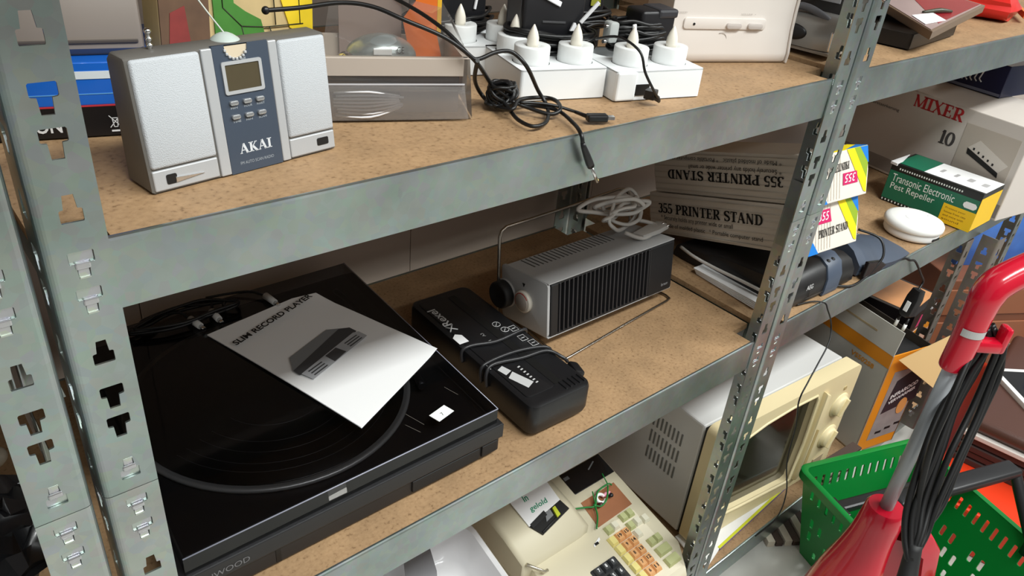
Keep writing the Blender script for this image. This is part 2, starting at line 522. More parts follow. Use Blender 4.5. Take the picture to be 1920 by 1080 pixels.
def bay(label, xl, xr, zs, left=True, right=True):
    t = thing('shelving_bay', label, 'shelf', ((xl+xr)/2, 0.2245, ZF), group='galvanised shelving bays')
    if left: post(t, xl, -1, tops=zs); post(t, xl, -1, True)
    if right: post(t, xr, 1, tops=zs); post(t, xr, 1, True)
    for z in zs:
        beam(t, xl - .0005, xr + .0005, z); beam(t, xl - .0005, xr + .0005, z, 0.4498, flip=True)
        board(t, xl - .036, xr + .036, z)
        for xx, s in ((xl - .033, 1), (xr + .033, -1)):
            mb = MB().box(min(xx, xx+s*.0016), max(xx, xx+s*.0016), .04, .41, z - .046, z - .0105)
            wadd(mb, 'side_beam', GALV, t)
    return t
bay_a = bay('galvanised steel shelving bay with chipboard shelves holding the radio and turntable', 0.0, 0.8404, (0.425, 0.0, -0.3982, -0.985))
bay_b = bay('galvanised shelving bay beyond the double post, holding the printer stand cartons', 0.9203, 1.95, (0.425, 0.004, -0.392, -0.985))
bay_z = bay('galvanised shelving bay left of the radio shelf, only its slotted post showing', -0.92, -0.0800, (0.425, 0.0, -0.3982, -0.985), left=False)
# ================================================================== TOP SHELF
def U3(t): return (1, 0, 0), (0, 0, 1)
X, Yv, Zv = (1,0,0), (0,1,0), (0,0,1)

# ---- silver clock radio
SILV = mat('silver_paint', (182, 184, 186), 0.42, 0.25, bump=0.05, bscale=900)
SILVC = mat('speaker_cloth', (186, 190, 194), 0.6, 0.0, bump=0.5, bscale=1400, var=0.05, vscale=500)
SLATE = mat('slate_plastic', (62, 72, 86), 0.38)
LCDM = mat('lcd_screen', (78, 70, 52), 0.25, var=0.05, vscale=200)
SOCK = mat('dark_opening', (14, 14, 14), 0.5)
t = thing('clock_radio', 'silver clock radio with slate centre panel and LCD, standing on the top shelf', 'radio', (0.0421, 0.0515, 0.0), 8.2)
LEAN = (R(-6.7), 0, 0)
MB().prism([(0,0),(.034,0),(.036,.083),(.030,.0885),(.0125,.0885),(.0105,.087)], 0.0, .152, 'x', bev=.0022).build('shell', mat('shell_taupe_shaded', (104, 101, 96), 0.5, 0.1), t, smooth=True)  # taupe kept dark to carry the shade on side and top
for i, (a, b) in enumerate(((.0025, .0500), (.1098, .1505))):
    MB().box(a, b, -.0022, .002, .0160, .0878, .0022, seg=3).build('speaker_grille', SILVC, t, rot=LEAN, smooth=True)
    lo = MB().box(a, b, -.0012, .002, .0008, .0150, .0009).build('lower_panel', SILV, t, rot=LEAN)
    if i == 0:
        MB().prism(rrect(.0075, .0068, .0012, 3, a+.0125, .0078), -.0016, -.0008, 'y').build('slot', SOCK, lo)
        MB().prism([(a+.015,.0046),(a+.036,.0066),(a+.036,.0072),(a+.015,.0086)], -.0022, -.0010, 'y', bev=.0004).build('slider', CHROME, lo)
    else: MB().prism(rrect(.0105, .0058, .0012, 3, b-.0115, .0082), -.0016, -.0008, 'y').build('slot', SOCK, lo)
for a, b in ((.0512, .0592), (.1022, .1092)):
    MB().box(a, b, -.0014, .002, 0, .0885, .0008).build('trim_strip', SILV, t, rot=LEAN)
pan = plate_mesh([(.0594,-.0005),(.1020,-.0005),(.1020,.0895),(.0594,.0895)], [[(.0700+.0,.0897)] and [(.0685,.0893),(.0688,.0855),(.0715,.0815),(.0768,.0795),(.0822,.0810),(.0855,.0850),(.0862,.0893)]], .0030)
mb = MB(); mb.mesh(pan, Matrix(((1,0,0,0),(0,0,1,.0006),(0,1,0,0),(0,0,0,1))))
cp = mb.build('centre_panel', SLATE, t, rot=LEAN)
MB().prism([(.0670,.0885),(.0672,.0850),(.0705,.0812),(.0765,.0790),(.0830,.0806),(.0868,.0845),(.0878,.0885)], -.0002, .0004, 'y').build('thumb_wheel_recess', mat('cream_plastic', (206,190,164), 0.5), cp)
mb = MB()
for q in range(8):
    a0 = R(195 + q*18.7); mb.box(.0767+.0085*math.cos(a0)-.0009, .0767+.0085*math.cos(a0)+.0009, -.0022, .0, .0880+.0085*math.sin(a0)-.0009, .0880+.0085*math.sin(a0)+.0009, .0004)
mb.build('thumb_wheel', SILV, cp)
fr = plate_mesh(rrect(.0310, .0225, .0015, 2, .0795, .0672), [rrect(.0262, .0178, .0005, 2, .0795, .0672)], .0012)
mb = MB(); mb.mesh(fr, Matrix(((1,0,0,0),(0,0,1,-.0014),(0,1,0,0),(0,0,0,1)))); mb.build('screen_frame', SILV, cp)
MB().box(.0663, .0927, -.0013, -.0004, .0582, .0762).build('screen', LCDM, cp)
lettering('ALARM', cp, mat('grey_print', (150,156,162), 0.6), (.0755, -.00096, .0782), X, Zv, .0080, .0018, bold=.02)
for r_, (zz, words) in enumerate(((.0500, ('MIN','HOUR','RESET')), (.0402, ('TIME','MIN','SCAN')))):
    for c_, xx in enumerate((.0690, .0795, .0897)):
        MB().prism(rrect(.0068, .0034, .0016, 4, xx, zz), -.0030, -.0002, 'y', bev=.0007).build('button', mat('button_silver', (176,178,180), 0.25, 0.7), cp, smooth=True)
        lettering(words[c_], cp, mat('grey_print', (150,156,162), 0.6), (xx-.0026, -.00096, zz-.0042), X, Zv, .0052 if len(words[c_]) < 4 else .0064, .0016, bold=.02)
lettering('AKAI', cp, mat('pale_print', (206,210,214), 0.5), (.0682, -.00100, .0128), X, Zv, .0262, .0078, serif=True)
lettering('FM AUTO SCAN RADIO', cp, mat('grey_print', (150,156,162), 0.6), (.0672, -.00096, .0052), X, Zv, .0275, .0022)
mb = MB().lathe([(0,.083),(.0016,.083),(.0016,.0895),(.0022,.0902),(.0022,.0915),(.0013,.0922),(.0013,.0935),(.0021,.0942),(.0021,.0957),(.0012,.0964),(.0012,.0980),(.0022,.0988),(.0024,.1003),(.0016,.1018),(0,.1020)], 12)
mb.build('aerial', CHROME, t, (.0245, .024, 0))

# ---- blue and black carton behind the slotted post
BLUE = mat('blue_card', (18, 98, 196), 0.3, coat=0.3); BLK = mat('black_card', (18, 16, 18), 0.35)
t = thing('appliance_carton', 'blue and black glossy carton lying behind the clock radio beside the slotted post', 'box', (-.05, .2008, 0.0), -15)
MB().box(0, .16, 0, .12, 0, .0245, .0006).build('lower_sleeve', BLK, t)
MB().box(0, .16, 0, .12, .0246, .0570, .0008).build('lid', BLUE, t)
MB().box(0, .16, -.0004, .002, .0236, .0248).build('red_line', mat('red_print', (190, 50, 60), 0.5), t)
MB().box(0, .16, -.0005, .002, .0448, .0505).build('white_stripe', mat('white_print', (215, 222, 226), 0.5), t)
MB().box(.03, .16, -.0003, .001, .0330, .0337).build('tape_edge', mat('tape', (96, 160, 214), 0.2), t)
lettering('CTION', t, WHITE_INK, (.037, -.0004, .0045), X, Zv, .036, .0110, bold=.02)
lettering('CE', t, WHITE_INK, (.121, -.0004, .0050), X, Zv, .0115, .0075)
mb = MB()   # crossed-out wheeled bin
for a, b in (((0,.001),(.008,.0105)),((.008,.001),(0,.0105)),((.0015,.0085),(.0065,.0085)),((.002,.0085),(.0028,.0015)),((.006,.0085),(.0052,.0015)),((.0028,.0015),(.0052,.0015))):
    d = (Vector(b)-Vector(a)).normalized(); n_ = Vector((-d.y, d.x))*.0003
    mb.quad((a[0]-n_.x,0,a[1]-n_.y),(b[0]-n_.x,0,b[1]-n_.y),(b[0]+n_.x,0,b[1]+n_.y),(a[0]+n_.x,0,a[1]+n_.y))
mb.quad((.0005,0,-.0024),(.0075,0,-.0024),(.0075,0,-.001),(.0005,0,-.001))
mb.build('bin_symbol', WHITE_INK, t, (.106, -.0004, .0055))

# ---- grey device on that carton
t = thing('grey_appliance', 'dull grey plastic appliance lying on top of the blue carton', 'appliance', (-.055, .215, .0572), -14)
MB().prism([(0,.006),(.006,0),(.12,0),(.13,.01),(.13,.07),(.02,.07),(.004,.055)], 0, .148, 'x', bev=.004).build('housing', mat('taupe_plastic', (128, 118, 110), 0.5), t, smooth=True)
MB().box(.004, .144, -.001, .004, .010, .0125, .0005).build('seam', mat('taupe_dark', (78, 70, 64), 0.6), t)

# ---- printed puzzle-style card box behind the radio
t = thing('printed_toy_box', 'green, yellow and tan printed box leaning behind the clock radio', 'box', (.100, .178, 0.058), 6, tilt=(-8, 7))
MB().box(.016, .137, 0, .030, -.036, .002, .001).build('lower_carton', mat('brown_print', (96, 70, 50), 0.7, var=0.5, vscale=50), t)
MB().box(0, .137, 0, .030, .0, .09, .002).build('carton', mat('tan_card', (190, 166, 118), 0.6, var=0.2, vscale=40), t)
GREEN_ = mat('green_print', (62, 122, 42), 0.5, var=0.25, vscale=60); YEL_ = mat('yellow_print', (232, 200, 36), 0.5, var=0.12, vscale=60)
MB().prism([(.045,.008),(.052,0),(.088,0),(.090,.014),(.086,.028),(.072,.034),(.062,.040),(.058,.09),(.042,.09)], -.0016, 0, 'y').build('green_patch', GREEN_, t)
MB().prism([(.0,.004),(.040,.002),(.041,.09),(0,.09)], -.0012, 0, 'y').build('brown_patch', mat('brown_print', (96, 70, 50), 0.7, var=0.5, vscale=50), t)
MB().prism([(.006,.006),(.024,.004),(.020,.036),(.008,.030)], -.0017, 0, 'y').build('red_patch', mat('dull_red_print', (128, 44, 40), 0.7, var=0.4, vscale=60), t)
MB().prism([(.114,.022),(.137,.016),(.137,.09),(.104,.09),(.106,.044)], -.0016, 0, 'y').build('yellow_patch', YEL_, t)
mb = MB()
for a, b in (((.052,.036),(.068,.022)),((.068,.022),(.090,.022)),((.090,.022),(.127,.026)),((.052,.036),(.050,.088)),((.100,.024),(.096,.088)),((.124,.026),(.122,.088)),((.068,.022),(.072,.004)),((.094,.022),(.100,.006))):
    mb.tube([(a[0], -.0017, a[1]), (b[0], -.0017, b[1])], .0005, 5)
mb.build('panel_lines', mat('dark_line', (46, 50, 30), 0.7), t)
# white sucker hook lying on the radio
t = thing('suction_hook', 'small clear suction cup with a thread, on top of the clock radio', 'hook', (.1165, .0875, .0885), 8)
MB().lathe([(.0100,0),(.0092,.0010),(.0060,.0032),(.0030,.0045),(0,.0048)], 24).build('cup', mat('cloudy_rubber', (188, 198, 192), 0.35), t)
MB().tube([(0,0,.004),(-.004,.02,.02),(-.010,.045,.045),(-.014,.062,.075)], .0006, 6, smooth=4).build('thread', mat('thread_white', (200, 205, 195), 0.6), t)

# ---- clear blister tray with a silver mouse
FILM = clear_film('clear_film', gloss=0.05, rough=0.08, milky=0.05); FILM2 = clear_film('bag_film', (0.9, 0.9, 0.93), 0.07, 0.2, milky=0.16)
BEIGE = mat('beige_plastic', (190, 178, 166), 0.5)
t = thing('blister_pack', 'clear blister pack with a beige tray band, between radio and white trays', 'packaging', (.2235, .1308, 0), -23.6)
MB().box(-.05, .113, -.0010, .0006, .039, .0545, .0004).build('front_band', BEIGE, t)
mb = MB().box(-.05, .118, .0, .006, .0535, .0547, .0004); mb.box(-.05, .116, .001, .085, .0250, .0260); mb.box(-.05, .118, .082, .085, .025, .0547); mb.box(.113, .117, .002, .085, .025, .0547)
mb.build('tray', BEIGE, t)
mb = MB(); mb.quad((-.05,0,.0),(.1234,0,0),(.1185,0,.054),(-.05,0,.054)); mb.quad((.1234,0,0),(.128,.085,0),(.122,.085,.054),(.1185,0,.054)); mb.quad((-.01,.002,.0547),(.1185,.002,.0547),(.112,.05,.078),(.004,.05,.10)); mb.quad((.1185,.002,.0547),(.126,.085,.0547),(.10,.085,.10),(.112,.05,.078)); mb.quad((.004,.05,.10),(.112,.05,.078),(.10,.085,.10),(.010,.085,.115))
mb.build('clear_cover', FILM, t)
MB().prism([(.078,.030),(.108,.030),(.100,.062),(.100,.125),(.078,.125),(.080,.090),(.068,.074)], .060, .0615, 'y').build('card_insert', mat('orange_card', (222, 108, 22), 0.6, var=0.1, vscale=30), t)
MB().box(.1002, .1042, .0600, .0612, .062, .125).build('card_edge', mat('yellow_card', (226, 176, 40), 0.6), t)
MB().box(.012, .07, .078, .080, .026, .125).build('card_back', mat('pinkish_card', (150, 132, 124), 0.6, var=0.1, vscale=20), t)
MB().box(-.05, .112, .010, .0115, .003, .037).build('card_lower', mat('greyish_card', (134, 124, 122), 0.6, var=0.2, vscale=30), t)
BT = thing('computer_mouse', 'silver domed computer mouse inside the clear blister pack', 'mouse', (.2235+.9164*.044+.4003*.030, .1308-.4003*.044+.9164*.030, .0480), -23.6)
MB().ellipsoid((0,0,.0), (.032,.020,.0200), 14).build('shell', mat('mouse_silver', (170, 178, 178), 0.25, 0.6), BT)
MB().ellipsoid((-.030,-.006,.0015), (.008,.008,.004), 10).build('nose', CHROME, BT)
MB().box(-.009, .007, -.0196, -.0186, .0060, .0118, .0003).build('label', PAPER, BT)
lettering('CE', BT, INK, (.0115, -.0185, .0070), (1,.25,0), (0,.25,1), .0068, .0055)
t = thing('zip_bag', 'clear grip-seal bag of white ties leaning on the blister pack front', 'bag', (.2235-.0016, .1308-.0036, 0), -23.6)
mb = MB().loft([[(-.045,-.001,.001),(-.045,-.003,.017),(-.045,-.001,.034)],[(.02,-.0015,.001),(.02,-.0055,.017),(.02,-.001,.0335)],[(.07,-.001,.001),(.07,-.004,.016),(.07,-.0005,.0335)],[(.119,-.0005,.001),(.116,-.001,.017),(.1135,0,.0335)]], cap=False, closed=False)
mb.build('film', FILM2, t)
MB().box(-.045, .1135, -.0016, -.0008, .0325, .0337).build('seal_strip', mat('seal_film', (205, 205, 210), 0.3), t)
for q in range(8):
    z0 = .006 + q*.0028; x0 = -.002 + .006*random.random()
    o = thing('cable_tie', ('lowest', 'second lowest', 'third lowest', 'fourth lowest', 'fourth from the top', 'third from the top', 'second from the top', 'topmost')[q] + ' white cable tie of the bunch in the grip-seal bag', 'cable tie', (0,0,0), 0, group='white cable ties in the bag')
    o.parent = None; o.location = (.2235-.0016, .1308-.0036, 0); o.rotation_euler = (0,0,R(-23.6))
    MB().tube([(x0,-.001,z0),(x0+.03,-.0022,z0+.0004*(q-4)),(x0+.056+.003*random.random(),-.0015,.013+.0014*q)], .0011, 6, smooth=4).build('strap', mat('tie_white', (225, 225, 228), 0.5), o)

# ---- LED tea light trays
TRAYW = mat('tray_white', (234, 237, 238), 0.45)
CANDW = mat('tea_light_body', (230, 232, 231), 0.4); FLAME = mat('flame_plastic', (232, 226, 212), 0.35)
def tray(label, loc, yaw, w, d, h, spots, socket=False):
    t = thing('tea_light_charger', label, 'charger tray', loc, yaw, group='white tea light charging trays')
    holes = [circle(.0195, 28, x, y) for x, y in spots]
    mb = MB(); mb.mesh(plate_mesh(rrect(w, d, .003, 3, w/2, d/2), holes, .0016), Matrix.Translation((0,0,h-.0008)))
    o = rrect(w, d, .003, 3, w/2, d/2); i_ = rrect(w-.003, d-.003, .0018, 3, w/2, d/2)
    n = len(o)
    vo0 = [mb.bm.verts.new((*p, 0)) for p in o]; vo1 = [mb.bm.verts.new((*p, h)) for p in o]; vi0 = [mb.bm.verts.new((*p, 0)) for p in i_]; vi1 = [mb.bm.verts.new((*p, h-.0002)) for p in i_]
    for j in range(n):
        k = (j+1) % n
        mb.bm.faces.new((vo0[j], vo0[k], vo1[k], vo1[j])); mb.bm.faces.new((vi0[k], vi0[j], vi1[j], vi1[k])); mb.bm.faces.new((vo1[j], vo1[k], vi1[k], vi1[j]))
    mb.box(.002, w-.002, .002, d-.002, .0, .002)
    mb.build('tray', TRAYW, t)
    for x, y in spots: MB().lathe([(.0195,h-.001),(.0195,.020),(0,.020)], 28).build('recess', TRAYW, t, (x, y, 0))
    return t
def tea_light(label, tr, x, y, z=.0205, tiltx=0):
    M = Matrix.LocRotScale(tr.location, tr.rotation_euler, None)
    p = M @ Vector((x, y, z))
    t = thing('tea_light', label, 'tea light', p, math.degrees(tr.rotation_euler.z), group='white LED tea lights')
    MB().lathe([(0,0),(.0178,0),(.0184,.0008),(.0184,.0262),(.0178,.0272),(.0085,.0266),(.0070,.0252),(0,.0250)], 32).build('body', CANDW, t)
    MB().lathe([(0,.024),(.0052,.0245),(.0062,.029),(.0058,.0345),(.0042,.0398),(.0022,.0440),(.0006,.0470),(0,.0472)], 16).build('flame', FLAME, t)
    return t
tr1 = tray('white tea light charging tray just right of the blister pack', (.4112, .1021, 0), -16.1, .0975, .098, .0305, [(.024,.030),(.074,.030),(.024,.074),(.074,.074)])
tr2 = tray('white tea light charging tray with a black plug in its front', (.5037, .0599, 0), -14.8, .1094, .098, .0300, [(.033,.030),(.083,.030),(.033,.074),(.083,.074)])
MB().box(.0, .024, -.0025, .004, .0, .0298, .002).build('raised_corner', TRAYW, tr2)
MB().prism(rrect(.017, .0115, .001, 2, .033, .0105), -.0010, .003, 'y').build('power_socket', SOCK, tr2)
tr3 = tray('dim white tea light charging tray behind the pair, under the black coils', (.395, .205, 0), -18, .0975, .098, .0305, [(.024,.030),(.074,.030),(.024,.074),(.074,.074)])
tea_light('white LED tea light at the front left of the first tray', tr1, .024, .030)
tea_light('white LED tea light at the front right of the first tray', tr1, .074, .030)
tea_light('white LED tea light behind the first tray\'s front left one', tr1, .024, .074)
tea_light('white LED tea light nearest the black plug on the second tray', tr2, .033, .030)
tea_light('white LED tea light at the front right corner of the second tray', tr2, .083, .030)
tea_light('shaded LED tea light at the left of the dim rear tray', tr3, .024, .030)
tea_light('shaded LED tea light at the middle of the dim rear tray', tr3, .074, .030)
CLD = mat('smoky_clear', (176, 180, 178), 0.2, spec=0.6)

# ---- black power adapters with coiled leads
ADP = mat('adapter_black', (24, 24, 27), 0.4); TIE = mat('tie_white2', (222, 222, 224), 0.45)
def adapter(label, loc, yaw, w, d, h, rx_, ry_, loops, tilt=(0,0), box_off=(0,0,0), seed=1, sticker=True, pins=False, zsp=.010, zc=.012):
    rnd = random.Random(seed)
    t = thing('power_adapter', label, 'adapter', loc, yaw, tilt=tilt, group='black power adapters on the tea lights')
    ox, oy, oz = box_off
    b = MB().box(ox-w/2, ox+w/2, oy-d/2, oy+d/2, oz, oz+h, .004, seg=3).build('housing', ADP, t, smooth=True)
    if sticker: MB().box(ox-w/2-.0004, ox-w/2+.001, oy-d/2+.006, oy+d/2-.006, oz+.004, oz+h-.006).build('rating_label', mat('label_grey', (92, 92, 94), 0.5), b)
    for k in range(loops):
        P = []; sx = rx_*(1+rnd.uniform(-.10,.10)); sy = ry_*(1+rnd.uniform(-.15,.15)); zz = zc + rnd.uniform(-zsp,zsp); tl = rnd.uniform(-.25,.25)
        for q in range(12):
            a = 2*math.pi*q/12
            P.append((sx*math.cos(a)+rnd.uniform(-.002,.002), sy*math.sin(a)+rnd.uniform(-.002,.002), max(.0024, zz + sx*math.cos(a)*tl*.35 + rnd.uniform(-.002,.002))))
        MB().tube(P, .0021, 7, smooth=4, closed=True).build('lead_coil', RUBBER, t)
    return t
a1 = adapter('big black power adapter with coiled lead on the first tray', (.500, .160, .0312), -14, .074, .042, .046, .050, .031, 11, (0, 0), (-.006, .006, .012), 3)
MB().box(-.002, .002, -.0012, .0012, 0, .028, .0005).build('cable_tie', TIE, a1, (.024, -.019, .030), (R(10), R(38), 0))
MB().prism([(-.005,0),(.005,0),(.0012,.008),(-.0012,.008)], -.001, .001, 'y').build('tie_tail', TIE, a1, (.0165, -.0195, .022))
MB().box(-.015, .015, -.001, .001, -.0028, .0028, .0008).build('cable_tie', TIE, a1, (-.014, -.0160, .054), (R(-12), R(24), 0))
MB().box(-.014, .014, -.0005, .0006, -.0011, .0011, .0003).build('moulded_ridge', mat('ridge_grey', (66, 66, 68), 0.4), a1, (-.006, -.0153, .0300), (0, R(3), 0))
a2 = adapter('black power adapter with bundled lead on the second tray', (.5906, .1145, .0312), -12, .046, .034, .044, .036, .016, 14, (0, 0), (.014, .002, .001), 8, sticker=False, zsp=.016, zc=.020)
MB().box(.012, .0385, -.0165, .0185, .0365, .0465, .003).build('end_cap', mat('adapter_grey', (48, 48, 52), 0.4), a2)
mb = MB().box(-.0024, .0024, -.0012, .0012, -.013, .013, .0008); mb.box(-.0048, .0048, -.0022, .0022, -.0155, -.0090, .0015)
mb.build('cable_tie', TIE, a2, (-.020, -.0195, .020), (0, R(-10), 0))
for z in (.004, .020): MB().cyl((-.042,-.004,z+.008),(-.052,-.008,z+.009), .0020, n=10).build('plug_pin', CHROME, a2)
MB().prism(rrect(.012,.022,.003,3,-.040,.022), -.010, .004, 'y', bev=.002).build('plug_body', CLD, a2, smooth=True)
a3 = adapter('black power adapter lying on the dim rear tray, nearest the orange card', (.436, .262, .0312), 4, .080, .042, .050, .055, .030, 9, (0, 0), (0, 0, .008), 5)
MB().box(-.0016, .0016, -.001, .001, 0, .022, .0004).build('cable_tie', TIE, a3, (.020, -.0225, .026), (0, R(12), 0))
a4 = adapter('black power adapter standing between the two coiled ones at the back', (.575, .205, .0005), -24, .060, .040, .080, .044, .028, 6, (0, 0), (0, 0, .004), 11, sticker=False, zc=.05)
MB().prism([(0,0),(.012,0),(.010,.03),(.002,.034)], 0, .0015, 'y').build('yellow_tag', mat('olive_tag', (150, 150, 50), 0.5), a4, (.012, -.0225, .066))

# ---- loose black leads on the front of the shelf
def lead(label, pts, r=.0019, sm=6, cat='cable', m=RUBBER, nm='cable'):
    t = thing(nm, label, cat, pts[-1]); b = t.location
    MB().tube([Vector(p)-b for p in pts], r, 8, smooth=sm).build('lead', m, t); return t
cabA=[(0.1798,0.1600,0.0892),(0.2063,0.1520,0.0914),(0.2374,0.1400,0.0960),(0.2590,0.1250,0.0944),(0.2778,0.1050,0.0866),(0.3046,0.0880,0.0752),(0.3206,0.0780,0.0640),(0.3360,0.0760,0.0507),(0.3690,0.0950,0.0230),(0.3751,0.0826,0.0090),(0.3871,0.0770,0.0080),(0.4144,0.0537,0.0060),(0.4063,0.0190,0.0045),(0.3960,-0.0020,0.0026),(0.3970,-0.0050,-0.0060),(0.3983,-0.0052,-0.0087)]
t = lead('black lead running over the blister pack to a barrel plug over the beam', cabA)
dc = [Vector(p)-t.location for p in ((0.3983,-0.0052,-0.0087),(0.4081,-0.0060,-0.0256),(0.4110,-0.0060,-0.0299),(0.4232,-0.0060,-0.0479))]
MB().tube([dc[0]+Vector((-.002,0,.004)), dc[0], dc[0].lerp(dc[1],.5), dc[1], dc[2]], [.0021,.0026,.0034,.0038,.0036], 12).build('barrel_plug', BLACK, t)
MB().tube([dc[2], dc[3]], [.0016,.0016], 10).build('plug_tip', CHROME, t)
MB().tube([dc[3]-Vector((.0006,0,-.0022)), dc[3]], [.0017,.0013], 10).build('plug_end', mat('brass', (196,170,120), 0.25, 1.0), t)
MB().ellipsoid(tuple(Vector(cabA[0])-t.location), (.0034,.003,.0034), 8).build('bare_end', BLACK, t)
cabB=[(0.2993,0.1600,0.0938),(0.3109,0.1300,0.0850),(0.3189,0.1000,0.0741),(0.3267,0.0780,0.0595),(0.3325,0.0720,0.0571),(0.3500,0.0700,0.0619),(0.3687,0.0700,0.0602),(0.3790,0.0600,0.0489),(0.4080,0.0730,0.0200),(0.4131,0.0630,0.0060),(0.3872,0.0347,0.0040),(0.3669,0.0302,0.0040),(0.3658,0.0498,0.0040),(0.3737,0.0727,0.0060),(0.3748,0.0867,0.0120)]
lead('black lead arching over the first white tray and looping on the board', cabB)
cabC=[(0.3300,0.0700,0.0566),(0.3600,0.1100,0.0250),(0.3777,0.1186,0.0050),(0.3710,0.0892,0.0040),(0.3678,0.0622,0.0100),(0.3894,0.0765,0.0120),(0.4205,0.0765,0.0100),(0.4243,0.0621,0.0100),(0.4137,0.0457,0.0080),(0.4020,0.0474,0.0050),(0.3889,0.0675,0.0080),(0.3790,0.0760,0.0120)]
lead('black lead knotted beside the first white tray', cabC, .0020)
ub=[(0.3841,0.0702,0.0120),(0.4106,0.0578,0.0100),(0.4291,0.0400,0.0055),(0.4319,0.0230,0.0050)]
t = lead('black lead ending in a flat plug near the top shelf edge', ub, .0015)
mb = MB().box(-.004, .0165, -.0048, .0048, -.0035, .0035, .0016); mb.build('plug_grip', BLACK, t, (0, -.001, .000), (0, 0, R(-26)))
MB().tube([Vector((0.4291,0.0400,0.0055))-t.location, (-.0005,.001,0), (.0025,-.001,0)], [.0018,.0022,.0030], 8).build('strain_relief', BLACK, t)
MB().box(.0165, .0235, -.0028, .0028, -.0016, .0016, .0002).build('plug_tip', CHROME, t, (0, -.001, .000), (0, 0, R(-26)))
t = thing('cable_knot', 'tight black bundle of lead between blister pack and first tray', 'cable', (.381, .094, .004))
for k in range(9):
    P = [(.014*math.cos(2*math.pi*q/10)*(1+random.uniform(-.2,.2)), .011*math.sin(2*math.pi*q/10)*(1+random.uniform(-.2,.2)), .010+.0095*math.sin(2*math.pi*q/10+k*.7)+random.uniform(-.001,.001)) for q in range(10)]
    MB().tube(P, .0019, 7, smooth=3, closed=True).build('loop', RUBBER, t)
MB().tube([(.000,-.012,.006),(.004,-.013,.012),(.004,-.002,.021),(-.004,.010,.016)], .0028, 8, smooth=4).build('tie', BLACK, t)
cd=[(0.4990,0.0920,0.0560),(0.5020,0.0640,0.0640),(0.5060,0.0380,0.0560),(0.5095,0.0300,0.0377),(0.5190,0.0250,0.0220),(0.5400,0.0300,0.0045),(0.5350,0.0300,0.0060),(0.5310,0.0360,0.0095)]
t = lead('thin black lead plugged into the front of the second white tray', cd, .0014)
MB().prism([(-.006,-.0045),(.006,-.0045),(.006,.0045),(-.006,.0045)], 0, .012, 'z', bev=.0012).build('plug', BLACK, t, (-.0005, .006, .001), (R(90), R(0), R(24)))
MB().tube([(-.0005,-.002,.001),(.006,-.006,-.0025),(.009,-.006,-.005)], [.0042,.0030,.0018], 10).build('plug_tail', BLACK, t)

# ---- white radio set at the right end of the top shelf
CRM = mat('ivory_plastic', (228, 221, 214), 0.42)
t = thing('white_radio', 'ivory white boxy radio with two oval buttons, beside the double post', 'radio', (.7157, .1326, 0), -21.7)
MB().prism([(0,.003),(-.001,.012),(.004,.040),(.005,.060),(.004,.12),(.07,.12),(.07,0),(.003,0)], -.032, .1425, 'x', bev=.0015).build('cabinet', CRM, t, smooth=True)
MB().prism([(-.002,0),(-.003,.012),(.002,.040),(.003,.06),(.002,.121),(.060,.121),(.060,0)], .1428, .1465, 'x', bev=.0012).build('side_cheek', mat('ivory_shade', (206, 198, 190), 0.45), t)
MB().prism(rrect(.118, .0135, .004, 4, .044, .0468), .0018, .0052, 'y', bev=.0008).build('control_band', CRM, t, smooth=True)
for a, b in ((.0445, .0660), (.0755, .0970)):
    MB().prism(rrect(b-a, .0072, .0035, 4, (a+b)/2, .0448), -.0016, .004, 'y', bev=.0011).build('button', mat('button_ivory', (200, 192, 186), 0.4), t, smooth=True)
MB().prism(circle(.0016, 14, -.001, .0462), .0012, .003, 'y').build('sensor_hole', SOCK, t)
PG = mat('soft_grey_print', (168, 160, 156), 0.6)
lettering('VISION', t, PG, (.0285, .0014, .0245), X, (0,.14,1), .0135, .0036)
lettering('DIGITAL SOUND SYSTEM', t, PG, (.0045, .0006, .0196), X, (0,.14,1), .056, .0016)
lettering('VOLUME  +', t, PG, (.0640, .0035, .0578), X, Zv, .0220, .0016)
lettering('STANDBY', t, PG, (-.0260, .0035, .0588), X, Zv, .0140, .0016)
mb = MB(); mb.tube([(.041+.0085*math.cos(R(a)), .0022, .0275+.0085*math.sin(R(a))) for a in range(-10, 130, 14)], .0003, 5)
mb.build('logo_arc', PG, t)

# ---- silver gadget pack beside the post
t = thing('gadget_pack', 'open pack holding a silver rounded gadget with a black oval, behind the post', 'packaging', (.893, .135, .0095), -86)
MB().box(0, .088, 0, .09, 0, .004, .0005).build('pack_base', mat('grey_card', (150, 142, 132), 0.6), t)
MB().box(0, .088, .055, .058, .004, .12, .0008).build('pack_back', mat('charcoal_card', (58, 56, 56), 0.6), t)
MB().box(.020, .060, .0535, .0548, .058, .112, .0005).build('picture_panel', mat('pale_panel', (186, 186, 190), 0.5), t)
MB().tube([(.026,.050,.062),(.050,.050,.098)], [.0045,.0045], 12).build('dark_stick', mat('dark_slate', (44, 46, 52), 0.45), t)
mb = MB().loft([[(x_, y_*s_ + .026, z_) for x_, y_ in ((0,-.024),(.02,-.028),(.06,-.028),(.084,-.022),(.088,0),(.084,.022),(.06,.028),(.02,.028),(0,.024))] for z_, s_ in ((.005,1.0),(.020,1.02),(.034,.9),(.044,.65),(.048,.3))])
mb.build('silver_gadget', mat('gadget_silver', (150, 148, 144), 0.3, 0.5), t, smooth=True)
MB().ellipsoid((0,0,0), (.021,.004,.0105), 10).build('black_oval', BLACK, t, (.030, -.0025, .022))
MB().tube([(0,.0,.046),(.03,.01,.053),(.06,.012,.046),(.086,.015,.032)], [.004,.005,.005,.004], 10, smooth=4).build('grey_strap', mat('strap_grey', (88, 88, 92), 0.5), t)
MB().box(.0835, .089, -.003, .003, .006, .032, .002).build('chrome_corner', CHROME, t)

